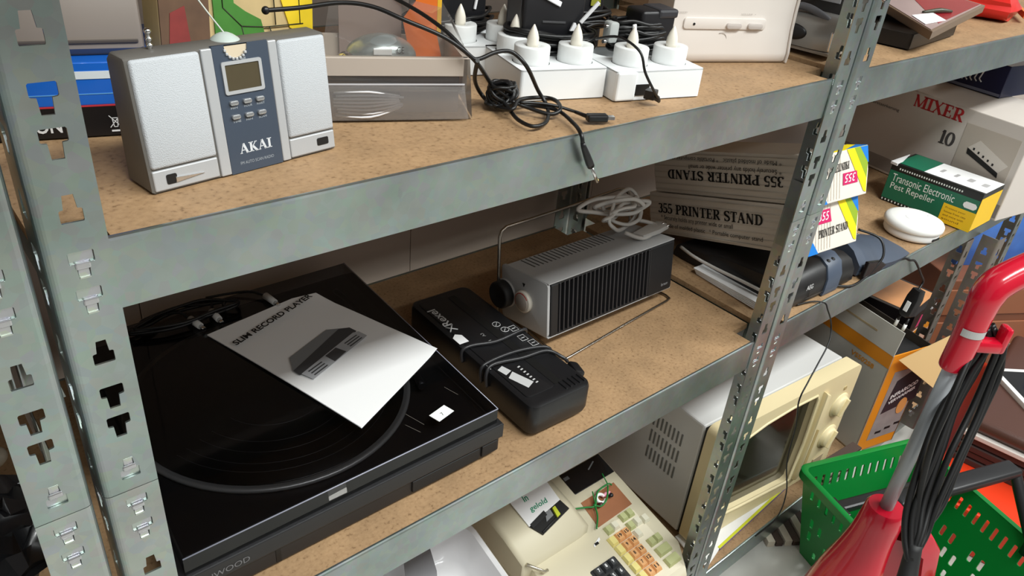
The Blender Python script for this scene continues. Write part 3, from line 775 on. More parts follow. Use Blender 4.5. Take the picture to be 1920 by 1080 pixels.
# ---- bay beyond the post, top shelf: red and silver flat box over a black tray
t = thing('flat_gift_box', 'flat red and silver box with a white label, propped on a black tray', 'box', (1.0581+.027, -.0065+.010, .0265), 4, tilt=(4, -3))
MB().prism([(0,0),(.255,.016),(.275,.165),(.095,.125)], 0, .012, bev=.0012).build('box', mat('bronze_card', (132, 112, 94), 0.35, 0.3), t)
MB().prism([(.006,.005),(.247,.020),(.266,.159),(.097,.120)], .0121, .0129).build('printed_top', mat('pink_silver_print', (178, 156, 154), 0.3, 0.3, var=0.12, vscale=18), t)
MB().prism([(.05,.012),(.245,.022),(.262,.150),(.215,.138)], .0130, .0133).build('red_print', mat('deep_red_print', (150, 34, 42), 0.35, 0.2, var=0.2, vscale=14), t)
MB().prism([(.022,.020),(.078,.012),(.100,.040),(.050,.052)], .0134, .0139).build('label', PAPER, t)
MB().tube([(.085,.050,.014),(.110,.036,.017),(.135,.026,.015)], [.002,.004,.002], 8, smooth=4).build('printed_tool', mat('olive_dark', (60, 62, 48), 0.4), t)
t = thing('black_tray', 'black shallow tray under the red and silver flat box', 'tray', (1.100, .020, .0052), 6)
mb = MB().box(0, .20, .012, .15, 0, .004); mb.box(0,.004,.012,.15,.004,.021); mb.box(.196,.20,.012,.15,.004,.021); mb.box(0,.2,.012,.016,.004,.021); mb.box(0,.2,.146,.15,.004,.021)
mb.build('tray', BLACK, t)
t = thing('red_packet', 'crumpled bright red packet at the far end of the top shelf', 'packet', (1.60, .15, .006), 20)
mb = MB().loft([[(a*s_, b*s_+.01*z_/.05, z_) for a, b in ((-.09,-.07),(0,-.085),(.10,-.06),(.11,.05),(0,.07),(-.10,.05))] for z_, s_ in ((0,.85),(.018,1.0),(.04,.86),(.062,.5))])
bmesh.ops.subdivide_edges(mb.bm, edges=mb.bm.edges[:], cuts=2, use_grid_fill=True)
for v in mb.bm.verts: v.co += Vector((random.uniform(-1,1), random.uniform(-1,1), random.uniform(-.3,.6)))*.004
mb.build('wrapper', mat('red_plastic_film', (206, 34, 28), 0.28, var=0.2, vscale=20), t, smooth=True)
MB().box(-.05, .06, -.0885, -.080, .014, .024, .001).build('yellow_strip', mat('amber_print', (216, 120, 50), 0.5), t, (0,0,0), (R(6),0,R(8)))
t = thing('blue_packet', 'blue and white packet behind the red one on the top shelf', 'packet', (1.80, .20, .006), 12)
mb = MB().box(-.06, .08, -.05, .05, 0, .06, .008, seg=3); mb.build('wrapper', mat('navy_film', (44, 60, 128), 0.35, var=0.3, vscale=40), t, smooth=True)
MB().box(-.05, .05, -.0508, -.049, .036, .05, .001).build('white_band', PAPER, t)
# ================================================================== MIDDLE SHELF
ZM, ZB = -0.3978, -0.3916
# ---- turntable
GLB = mat('gloss_black', (13, 13, 16), 0.16, spec=0.6, coat=0.3); SAT = mat('satin_black', (30, 30, 32), 0.42)
SMOKE = clear_film('smoked_lid', tint=(0.42, 0.42, 0.44), gloss=0.0, rough=0.06)
t = thing('record_player', 'black slim record player under a smoked dust cover, leaflet lying on it', 'record player', (0.0, 0.03, ZM), 0)
def tl(p): return (p[0], p[1]-.03)
LID = [tl(p) for p in ((.0134,.0370),(.3665,.0400),(.3850,.4220),(.0330,.4190))]
BODY = [tl(p) for p in ((.0050,.0330),(.3729,.0346),(.3920,.4260),(.0240,.4240))]
BODY2 = [tl(p) for p in ((.0080,.0365),(.3705,.0385),(.3890,.4230),(.0270,.4210))]
MB().prism(BODY2, .004, .0245, bev=.001).build('base', SAT, t)
pl_ = MB().prism(BODY, .0255, .0455, bev=.0012).build('plinth', SAT, t)
fr_dir = (Vector(BODY[1]) - Vector(BODY[0])).normalized()
F0 = Vector((*BODY[0], 0)); fu = Vector((*fr_dir, 0))
fy = math.degrees(math.atan2(fr_dir.y, fr_dir.x))
for a, b in ((.245,.336),(.340,.362)):
    MB().box(a, b, .0015, .006, .007, .0225, .0008).build('button_bar', BLACKM, t, tuple(F0), (0,0,R(fy)))
MB().box(.09, .095, .0030, .004, .005, .0235).build('panel_seam', SOCK, t, tuple(F0), (0,0,R(fy)))
lettering('KENWOOD', t, mat('dim_print', (112,112,114), 0.5), F0 + fu*.012 + Vector((0,-.0003,.0305)), fu, Zv, .052, .0068)
for q in range(4):
    x, y = BODY2[q]; cx, cy = .19, .19
    MB().cyl((x+(cx-x)*.15, y+(cy-y)*.15, 0), (x+(cx-x)*.15, y+(cy-y)*.15, .0045), .016, n=18).build('foot', RUBBER, t)
# smoked lid: hollow box with 2.5 mm walls
mb = MB()
def ring(poly, z, inset=0.0):
    c = Vector((sum(p[0] for p in poly)/4, sum(p[1] for p in poly)/4)); out = []
    for p in poly:
        d = c - Vector(p); out.append((p[0]+math.copysign(inset, d.x), p[1]+math.copysign(inset, d.y), z))
    return out
mb.loft([ring(LID,.0460), ring(LID,.0655), ring(LID,.0670,.0016)], cap=False, smooth=False)
top = [mb.bm.verts.new(p) for p in ring(LID,.0670,.0016)]; mb.bm.faces.new(top)
lid = mb.build('dust_cover', SMOKE, t)
mb = MB(); P0, P1, P2 = Vector(ring(LID,.0664)[0]), Vector(ring(LID,.0664)[1]), Vector(ring(LID,.0664)[2])
mb.tube([P0, P1], .0007, 6); mb.tube([P1, P2], .0005, 6)
mb.build('lid_edge', mat('edge_pale', (150,152,168), 0.2), lid)  # paler line along the front and right lid edges
MB().prism([(.301,.045),(.325,.0505),(.3285,.036),(.3045,.0305)], .0672, .0676).build('price_label', PAPER, lid, (-.006, -.002, 0))
lettering('7', lid, INK, (.3075, .0345, .0677), (.97,.2,0), (-.2,.97,0), .0030, .0048)
for a, b in (((.275,.060),(.282,.034)),((.265,.045),(.272,.026)),((.338,.075),(.343,.055))):
    mb = MB(); mb.quad((a[0],a[1],.0672),(a[0]+.0006,a[1],.0672),(b[0]+.0006,b[1],.0672),(b[0],b[1],.0672))
    mb.build('scratch', mat('scratch', (90,86,80), 0.6), lid)
MB().box(-.010, .010, -.0006, .0006, 0, .013, .0004).build('lid_tape', clear_film('tape_clear', gloss=.25, rough=.2, milky=.25), lid, (.163, .0105-.0025, .052), (R(-8), 0, 0))
C0 = (.183, .197)
MB().lathe([(0,.0458),(.157,.0458),(.158,.0475),(.158,.0505),(.1545,.0512),(.1535,.0500),(0,.0500)], 72).build('platter', mat('platter_grey', (176, 176, 172), 0.35, 0.5), t, (*C0, 0))
mb = MB().lathe([(0,.0512),(.0035,.0512),(.0035,.0505),(.050,.0508)], 48)
rec = MB().lathe([(0,.0515),(.150,.0515),(.1505,.0508),(.150,.0502)], 72).build('record', mat('vinyl', (12,12,13), 0.22, bump=0.0), t, (*C0, 0))
mb.build('spindle_mat', BLACK, t, (*C0, 0))
for rr in (.062, .088, .104, .121, .133):
    MB().tube([(rr*math.cos(R(a)), rr*math.sin(R(a)), .0516) for a in range(200, 350, 6)], .00035, 4).build('groove_band', mat('groove', (58,58,60), 0.3), rec)
MB().tube([(.345,.345,.056),(.345,.30,.058),(.338,.16,.058),(.325,.10,.057)], [.004,.0035,.0035,.005], 10, smooth=4).build('tone_arm', SAT, t)

# ---- leaflet on the lid
t = thing('leaflet', 'white printed leaflet with a drawing of a slim record player, lying on the lid', 'leaflet', (.2238, .0962, ZM + .0668), 0)
LBL, LBR, LTL, LTR = Vector((.2238,.0962,0)), Vector((.3737,.1693,0)), Vector((.1556,.3470,0)), Vector((.3069,.3687,0))
E0 = LBR - LBL; E1 = LTL - LBL
def bil(a, b): return (1-a)*(1-b)*LBL + a*(1-b)*LBR + (1-a)*b*LTL + a*b*LTR - LBL
for lay in range(2):
    mb = MB(); n = 10; G = []
    for i in range(n+1):
        row = []
        for j in range(n+1):
            a, b = i/n, j/n
            p = bil(a*(1 - .008*lay), b)
            if b > .85 and a > .8: p = p - E1*(b-.85)*(a-.8)*1.2
            z = .0006 + .0011*lay + .006*max(0, a-.88)*8*max(0, .4-b) + .010*max(0, b-.82)*3*(a*.8) + .002*math.sin(b*3.1)
            row.append(mb.bm.verts.new((p.x, p.y, z)))
        G.append(row)
    for i in range(n):
        for j in range(n):
            mb.bm.faces.new((G[i][j], G[i+1][j], G[i+1][j+1], G[i][j+1]))
    mb.build('page', PAPER, t, smooth=True)
up_ = E1.normalized(); ru = E0.normalized()
def lp(a, b): return bil(a, b) + Vector((0,0,.0042 + .0015*math.sin(b*3.1) + (.010*max(0,b-.82)*3*a*.8)))
lettering('SLIM RECORD PLAYER', t, INK, lp(.035,.810) + Vector((0,0,.0014)), (lp(.87,.895) - lp(.035,.810)) + Vector((0,0,.004)), E1, .131, .0100, bold=.03)
def lquad(pts, name, m, dz=0):
    mb = MB(); mb.bm.faces.new([mb.bm.verts.new(lp(*p) + Vector((0,0,dz))) for p in pts]); mb.build(name, m, t)
LG1, LG2, LG3 = mat('print_grey', (128,130,132), 0.6), mat('print_dark', (66,66,68), 0.6), mat('print_light', (172,174,178), 0.6)
lquad([(.101,.475),(.193,.563),(.634,.607),(.773,.526),(.735,.500),(.105,.455)], 'drawing_top', LG1)
lquad([(.101,.475),(.20,.487),(.700,.560),(.773,.526),(.772,.470),(.120,.425),(.099,.430)], 'drawing_side', LG2, .0002)
lquad([(.115,.430),(.735,.475),(.778,.460),(.778,.396),(.730,.390),(.129,.360)], 'drawing_front', LG3, .0003)
lquad([(.377,.441),(.504,.450),(.520,.385),(.376,.374)], 'drawing_display', LG2, .0005)
for x, dz_ in ((.165, 0), (.585, .022)):
    for k in range(3):
        mb = MB()
        p = [lp(x, .420+dz_-.019*k), lp(x+.145, .424+dz_-.019*k), lp(x+.145, .416+dz_-.019*k), lp(x, .412+dz_-.019*k)]
        mb.bm.faces.new([mb.bm.verts.new(q + Vector((0,0,.0006))) for q in p])
        mb.build('drawing_slot', LG2, t)

# ---- clutter on the back left of the lid
def plug_lead(label, loc, pts, yaw, r=.0017, tipm=None):
    t = thing('audio_lead', label, 'cable', loc, yaw)
    MB().tube(pts, r, 8, smooth=5).build('lead', RUBBER, t)
    MB().cyl((0,0,.005), (.0,-.022,.005), .0048, .0042, n=12).build('plug', mat('plug_grey', (196,196,194), 0.35), t)
    MB().cyl((0,-.022,.005), (0,-.031,.005), .0026, n=10).build('plug_tip', tipm or CHROME, t)
    return t
ZL = ZM + .0672
plug_lead('grey phono plug lying by the leaflet top edge', (.250, .388, ZL), [(0,0,.005),(-.01,.02,.006),(-.03,.035,.004),(-.06,.045,.004)], 8)
plug_lead('white-banded phono plug sticking out left of the leaflet', (.150, .385, ZL), [(0,0,.005),(-.005,.02,.008),(-.03,.035,.004),(-.06,.03,.004)], 12)
plug_lead('second white-banded phono plug half under the leaflet corner', (.178, .388, ZL), [(0,0,.005),(.005,.02,.008),(-.03,.03,.006),(-.08,.02,.004)], 2)
t = thing('cable_heap', 'dark heap of leads at the back left of the record player lid', 'cable', (.150, .392, ZL))
for k in range(3):
    P = [(.060*math.cos(2*math.pi*q/10+k)*(1+random.uniform(-.25,.25)), .017*math.sin(2*math.pi*q/10+k)*(1+random.uniform(-.25,.25)), .004+.003*k+random.uniform(0,.004)) for q in range(10)]
    MB().tube(P, .0022, 7, smooth=3, closed=True).build('loop', RUBBER, t)

# ---- long low black laminator / shredder with its cord wrapped round
t = thing('office_shredder', 'long low black office machine with its cord wrapped round, beside the record player', 'shredder', (.4140, .0310, ZM), -1.5)
def outl(x0, x1, y0, y1, r): return rrect(x1-x0, y1-y0, r, 5, (x0+x1)/2, (y0+y1)/2)
SHB = mat('shredder_black', (22, 22, 24), 0.36, bump=0.06, bscale=1200)
H = .0485
mb = MB(); secs = []
for z, ins in ((.006,.0015),(.012,.0),(H-.006,.0),(H-.0018,.0012),(H,.005)):
    secs.append([(x, y, z) for x, y in outl(ins, .0985-ins, ins, .275-ins, .012)])
mb.loft(secs); mb.build('casing', SHB, t, smooth=True)
for x in (.012,.080):
    for y in (.010,.235): MB().box(x, x+.012, y, y+.02, 0, .007, .001).build('foot', RUBBER, t)
MB().prism(rrect(.012, .235, .003, 3, .0600, .140), H-.0006, H+.0004).build('groove', SOCK, t)
MB().prism(rrect(.044, .245, .006, 4, .0300, .142), H, H+.0012, bev=.0006).build('raised_deck', SHB, t, smooth=True)
for k in range(5): MB().box(.060+.0075*k, .0625+.0075*k, .008, .024, H-.001, H+.0014, .0005).build('grip_rib', SHB, t)
lettering('Rexel', t, mat('print_pale', (190,190,190), 0.5), (.0205, .196, H+.00135), (0,1,0), (-1,0,0), .044, .0130, bold=.015)
mb = MB()
for a, b in (((.0075,.182),(.0195,.196)),((.0195,.182),(.0075,.194)),((.013,.188),(.017,.194))): mb.tube([(*a, H+.0014), (*b, H+.0014)], .0009, 5)
mb.build('logo_mark', mat('print_pale', (190,190,190), 0.5), t)
MB().prism([(.0015,.152),(.0015,.168),(.009,.174),(.016,.168),(.016,.152)], H+.0012, H+.0017).build('white_sticker', PAPER, t)
mb = MB()
for cx, cy in ((.072,.166),(.0745,.150)):
    mb.tube([(cx+.0055*math.cos(R(a)), cy+.0055*math.sin(R(a)), H+.0006) for a in range(0, 361, 20)], .0005, 4)
    mb.tube([(cx-.003,cy-.003,H+.0006),(cx+.003,cy+.003,H+.0006)], .0005, 4)
for cx, cy in ((.086,.146),(.083,.122),(.088,.106)):
    q = [(cx-.005,cy-.006),(cx+.005,cy-.006),(cx+.005,cy+.006),(cx-.005,cy+.006),(cx-.005,cy-.006)]
    mb.tube([(*p, H+.0006) for p in q], .0005, 4); mb.tube([(cx-.003,cy,H+.0006),(cx+.003,cy,H+.0006)], .0006, 4)
mb.build('icons', mat('print_pale', (190,190,190), 0.5), t)
lettering('A4', t, mat('print_dim2', (140,140,140), 0.5), (.043, .132, H+.0013), (0,1,0), (-1,0,0), .008, .0045)
lettering('A3', t, mat('print_dim2', (140,140,140), 0.5), (.043, .150, H+.0013), (0,1,0), (-1,0,0), .008, .0045)
mb = MB()
for p in ([(.012,.062),(.024,.070),(.034,.040),(.021,.034)], [(.010,.082),(.020,.086),(.024,.072),(.013,.068)]):
    mb.bm.faces.new([mb.bm.verts.new((x, y, H+.0015)) for x, y in p])
for k in range(7): mb.quad((.0355+.0,.036+.006*k,H+.0015),(.0395,.037+.006*k,H+.0015),(.0388,.039+.006*k,H+.0015),(.0348,.038+.006*k,H+.0015))
mb.tube([(.004,.088,H+.0015),(.004,.098,H+.0015),(.012,.100,H+.0015)], .0006, 4)
mb.build('shredding_picture', mat('print_pale', (190,190,190), 0.5), t)
CORD = mat('cord_dark', (40, 40, 42), 0.35)
cpts = [[(-.0015,.141,.030),(-.002,.142,.047),(.012,.139,H+.004),(.045,.130,H+.004),(.090,.134,H+.003),(.1005,.136,.046),(.1005,.140,.030)],
        [(-.0025,.098,.026),(-.003,.099,.046),(.010,.099,H+.004),(.050,.099,H+.004),(.086,.090,H+.004),(.1005,.085,.046),(.101,.09,.03)],
        [(-.0025,.086,.026),(-.003,.088,.045),(.009,.090,H+.006),(.050,.083,H+.0045),(.088,.079,H+.004),(.1020,.062,.047),(.108,.058,.040)]]
for p in cpts: MB().tube(p, .0024, 8, smooth=5).build('cord', CORD, t)
MB().box(-.008, .008, -.013, .013, -.008, .008, .004).build('mains_plug', BLACK, t, (.1125, .047, .030), (0, R(20), R(-16)), smooth=True)

# ---- grey and black heater on a wire stand
HG = mat('heater_grey', (172, 172, 172), 0.48); HB = mat('heater_black', (26, 26, 28), 0.5)
L_, D_, Hh = .2654, .0995, .0845
t = thing('fan_heater', 'grey boxy fan heater with black ribbed grille and wire handle, at the back', 'heater', (.5557, .1575, -.3762), 0, tilt=(-7.8, 0))
MB().prism([(0,.0),(D_-.004,0),(D_,.004),(D_,Hh-.010),(D_-.010,Hh),(0,Hh),(0,Hh-.0016),(D_-.0105,Hh-.0016),(D_-.0016,Hh-.0105),(D_-.0016,.0046),(D_-.0046,.0016),(0,.0016)], .0, L_, 'x').build('wrap_cover', HG, t)
mb = MB().prism(rrect(D_-.001, Hh-.001, .006, 4, D_/2, Hh/2), -.0012, .0035, 'x', bev=.0008); mb.build('end_panel', HG, t, smooth=True)
MB().prism(rrect(D_-.001, Hh-.001, .006, 4, D_/2, Hh/2), L_-.003, L_+.001, 'x').build('end_panel', HB, t)
MB().box(.0035, L_-.003, .0125, .016, .0016, Hh-.0016).build('inner_shield', SOCK, t)
MB().box(.0035, .0185, -.0015, .012, .0018, Hh-.0018, .0025).build('front_pillar', HB, t)
MB().box(.2085, L_-.0005, -.0018, .014, .0006, Hh-.0012, .003).build('blank_panel', HB, t)
for z in (.0016, Hh-.0046): MB().box(.018, .209, -.0002, .012, z, z+.003).build('grille_rail', HB, t)
N = 23; fin = None
for k in range(N):
    x = .0215 + k*(.2070-.0215)/(N-1)
    if fin is None: fin = MB().box(-.0013, .0013, -.0012, .012, .0040, Hh-.0040, .0005, seg=1).build('grille_fin', mat('fin_black', (44,44,47), 0.45), t, (x,0,0))
    else:
        c = fin.copy(); COL.objects.link(c); c.location = (x,0,0)
for k in range(21):
    x = .024 + k*.0082
    c = MB().box(x, x+.0034, .056, .0885, Hh-.0008, Hh+.0003, .0008, seg=1).build('vent_slot', mat('vent_dark', (58,58,58), 0.6), t) if k == 0 else None
    if k == 0: v0 = c
    else:
        c = v0.copy(); COL.objects.link(c); c.location = (k*.0082, 0, 0)
kn = MB().lathe([(0,.0),(.019,.0),(.0205,.0015),(.0205,.0150),(.0190,.0170),(.0160,.0172),(.0150,.0160),(0,.0158)], 36, Matrix.Rotation(R(-90), 4, 'Y')).build('pivot_knob', BLACKM, t, (-.0012, .0890, .0410))
MB().lathe([(0,0),(.022,0),(.022,.0025),(.020,.0035)], 32, Matrix.Rotation(R(-90), 4, 'Y')).build('knob_collar', HG, kn, (.0005,0,0))
k2 = MB().lathe([(0,0),(.0165,0),(.0165,.0055),(.0155,.0065),(.0135,.0068),(0,.0068)], 32, Matrix.Rotation(R(-90), 4, 'Y')).build('dial', mat('dial_cream', (214,208,196), 0.4), t, (-.0012, .0475, .0425))
MB().lathe([(0,.0066),(.0126,.0066),(.0132,.0072),(.0120,.0082),(0,.0090)], 28, Matrix.Rotation(R(-90), 4, 'Y')).build('dial_cap', mat('dial_grey', (160,150,142), 0.4), k2)
MB().tube([(-.0070, .0134*math.cos(R(a)), .0134*math.sin(R(a))) for a in range(-30, 151, 10)], .0007, 5).build('dial_mark', mat('dial_red', (170,56,50), 0.5), k2)
MB().prism([(-.003,.003),(.003,.003),(0,-.003)], -.0016, -.0010, 'x').build('pointer_mark', INK, t, (0, .0500, .0660))
lettering('braun', t, mat('print_heater', (150,150,152), 0.5), (.2400, -.00195, .0105), X, Zv, .0150, .0052)
WIRE = mat('wire_steel', (176, 168, 158), 0.25, 1.0)
Mi = Matrix.LocRotScale(t.location, t.rotation_euler, None).inverted()
def loc_(pts): return [Mi @ Vector(p) for p in pts]
MB().tube(loc_([(.546,.2563,-.385),(.546,.2600,-.345),(.546,.2640,-.300),(.546,.2665,-.262),(.549,.2672,-.2535),(.558,.2680,-.2490),(.600,.2690,-.2488),(.700,.2750,-.2500),(.806,.2840,-.2510),(.822,.2830,-.2540),(.828,.2790,-.2620),(.828,.2690,-.298),(.827,.2600,-.335),(.822,.2540,-.350)]), .0025, 8).build('wire_handle', WIRE, t)
MB().tube(loc_([(.565,.24,-.3905),(.562,.18,-.3945),(.562,.135,-.3968),(.568,.1285,-.3970),(.58,.1295,-.3970),(.70,.1425,-.3970),(.815,.1535,-.3970),(.824,.1560,-.3970),(.8265,.165,-.3968),(.823,.190,-.3955),(.822,.25,-.3915)]), .0021, 8).build('wire_stand', WIRE, t)
# white mains lead of the heater
WCORD = mat('white_cord', (206, 202, 196), 0.45)
t = thing('mains_lead', 'coiled off-white mains lead lying on top of the fan heater', 'cable', (.775, .245, -.2890))
rnd = random.Random(4)
for k in range(6):
    rx_, rz_ = rnd.uniform(.032,.054), rnd.uniform(.012,.024)
    P = []
    for q in range(10):
        a = 2*math.pi*q/10
        P.append((rx_*math.cos(a)+rnd.uniform(-.006,.006)-.004*k+.006, .022*math.sin(a+k)+rnd.uniform(-.004,.004), .022+.0035*k*.7+rz_*math.sin(a)+rnd.uniform(-.003,.003)))
    mb = MB().tube(P, .0034, 8, smooth=5, closed=True, flat=.75); mb.build('coil', WCORD, t)
MB().tube([(.03,-.01,.004),(.05,-.03,.0),(.035,-.045,-.002),(.0,-.05,-.003),(-.02,-.03,.003)], .0034, 8, smooth=5).build('coil', WCORD, t)
mb = MB().prism([(-.030,-.010),(.010,-.014),(.036,-.012),(.044,0),(.036,.012),(.010,.014),(-.030,.010)], 0, .009, bev=.003); mb.build('plug', mat('plug_white', (208,206,202), 0.4), t, (.028, -.040, -.007), (R(-7.8), 0, R(6)), smooth=True)
for y in (-.0045,.0045): MB().cyl((.058,y-.043,.002), (.068,y-.043,.002), .0018, n=8).build('plug_pin', CHROME, t)

# ---- black appliance and slate handset under the cartons (bay beyond the post)
SL2 = mat('slate_blue_plastic', (66, 76, 92), 0.45); DK = mat('charcoal_plastic', (26, 25, 26), 0.42)
t = thing('aeg_appliance', 'black appliance with a slate blue strap, lying under the printer stand cartons', 'appliance', (.935, .020, ZB), -2)
t.name = 'kitchen_appliance'
mb = MB(); secs = []
for x, s_ in ((0,.92),(.006,1),(.100,1),(.180,.96),(.205,.86)):
    secs.append([(x, y*(1 if y > .1 else 1), z*s_) for y, z in ((.004,.0),(.0,.006),(.002,.030),(.012,.047),(.030,.054),(.120,.044),(.225,.020),(.23,.0))])
mb.loft(secs); mb.build('body', DK, t, smooth=True)
mb = MB(); secs = []
for x, k in ((.118,1.0),(.122,1.03),(.150,1.03),(.160,1.0)):
    secs.append([(x + dx, y-.0015*k, z*k+.0005) for y, z, dx in ((.0,.0,-.006),(-.001,.008,-.004),(.001,.030,.0),(.012,.0485,.006),(.030,.0555,.010),(.07,.056,.004),(.06,.03,0),(.03,.002,0))])
mb.loft(secs); mb.build('slate_strap', SL2, t, smooth=True)
for x in (.134, .148): MB().ellipsoid((x, .0175, .0525), (.0042,.0042,.0025), 8).build('screw', SOCK, t)
lettering('AEG', t, mat('print_pale', (190,190,190), 0.5), (.056, -.0008, .0270), X, (0,.1,1), .0185, .0085, bold=.02)
mb = MB(); mb.tube([(.068,-.0008,.012),(.070,.0005,.034)], .0006, 5); mb.tube([(.060,-.0008,.010),(.112,-.0008,.010)], .0004, 5); mb.build('panel_line', mat('dim_line', (60,58,58), 0.5), t)
t = thing('slate_handset', 'dark slate fan-shaped appliance half with a clear window, right of the cartons', 'appliance', (1.165, .030, ZB), -4)
mb = MB(); secs = []
for k in range(9):
    a = k/8; x = .0 + .175*a; top = .060*(1-a*.75); dep = .10*(1-a*.35)
    secs.append([(x, -.012-.010*math.sin(a*3.1), .002),(x, -.014-.010*math.sin(a*3.1), top*.35),(x-.004, .004, top*.75),(x-.008, .03, top),(x-.006, dep*.7, top*.96),(x, dep, top*.5),(x, dep, .002)])
mb.loft(secs); mb.build('shell', SL2, t, smooth=True)
MB().prism([(0,.004),(.052,.004),(.070,.014),(.048,.026),(.004,.034)], -.0265, -.018, 'y', bev=.002).build('dark_window', mat('smoked_red', (30, 24, 24), 0.2), t)
MB().prism([(0,0),(.030,0),(.034,.010),(-.004,.012)], 0, .004, bev=.001).build('white_tab', WHITEP, t, (-.020, .060, .062), (0,R(12),R(-14)))
for k in range(3): MB().ellipsoid((.035+.018*k, .03+.006*k, .0555-.006*k), (.0016,.0016,.0008), 6).build('rivet', mat('pale_dot', (150,154,160), 0.5), t)
lead('long black mains lead looping on the board edge under the slate appliance', [(1.075,.020,ZB+.003),(1.0952,0.0180,ZB+.003),(1.1239,0.0020,ZB+.003),(1.175,0.0040,ZB+.004),(1.192,0.0030,ZB+.014),(1.2100,0.0020,ZB+.038),(1.2150,0.0200,ZB+.062),(1.2000,0.0550,ZB+.068)], .0022)
t = lead('black mains lead hanging over the beam, ending in a two-pin plug', [(1.2250,.010,ZB+.020),(1.2505,0.0062,ZB+.003),(1.3086,0.0032,ZB+.003),(1.3300,-0.0035,ZB-.004),(1.3562,-0.0055,-0.4053),(1.4014,-0.0100,-0.4453),(1.4300,-0.0100,-0.4700),(1.4179,-0.0110,-0.4850)], .0022)
PM = Matrix.LocRotScale((-.004,-.002,-.006), Euler((0, R(100), R(-14))), (1.55,1.55,1.55))
mb = MB().prism([(-.006,-.006),(.006,-.0085),(.030,-.0085),(.034,-.004),(.034,.004),(.030,.0085),(.006,.0085),(-.006,.006)], -.0065, .0065, bev=.002, M=PM); mb.build('two_pin_plug', BLACK, t, smooth=True)
MB().box(.012, .026, -.0030, .0030, -.0078, -.0064, .0005, M=PM).build('white_tab', WHITEP, t)
for k in (-.0062,.0062):
    MB().cyl(tuple(PM @ Vector((.034,k,0))), tuple(PM @ Vector((.046,k,0))), .0024, n=10).build('plug_pin', BLACK, t)
    MB().cyl(tuple(PM @ Vector((.043,k,0))), tuple(PM @ Vector((.052,k,0))), .0034, n=10).build('pin_tip', mat('pin_white', (235,235,230), 0.3), t)
lead('thin black flex hanging down in front of the cream microwave', [(0.9800,.020,ZB+.003),(1.0144,0.0126,ZB+.002),(1.0300,-.0010,ZB+.001),(1.0390,-0.0060,-0.4045),(1.0660,-0.0080,-0.4395),(1.0545,-0.0200,-0.4655),(1.0141,-0.0300,-0.4929),(0.9764,-0.0400,-0.5050),(0.9541,-0.0450,-0.5317),(0.9757,-0.0450,-0.5941),(0.9947,-0.0450,-0.6902),(1.0285,-0.0500,-0.7812),(1.040,-0.045,-0.86),(1.010,-0.03,-0.905)], .0013)
# papers and white strip
t = thing('paper_stack', 'stack of folded white paper beside the double post, under the black appliance', 'paper', (.905, .050, ZB), -3)
for k in range(5): MB().box(.004+.0010*k, .040-.0006*k, .004-.002*k*.3, .130+.001*k, .0024*k, .0024*k+.0019, .0005).build('sheet', PAPER, t, (0,0,0), (0,0,R(.9*(k-2))))
lead('white plastic rod with a knob end lying across the black appliance base', [(0.9400,0.2337,-0.3700),(0.9280,0.1959,-0.3680),(0.9266,0.1496,-0.3680),(0.9300,0.1000,-0.3680),(0.9310,0.0648,-0.3680),(0.9320,0.0500,-0.3700)], .0028, m=WCORD, nm='white_rod')

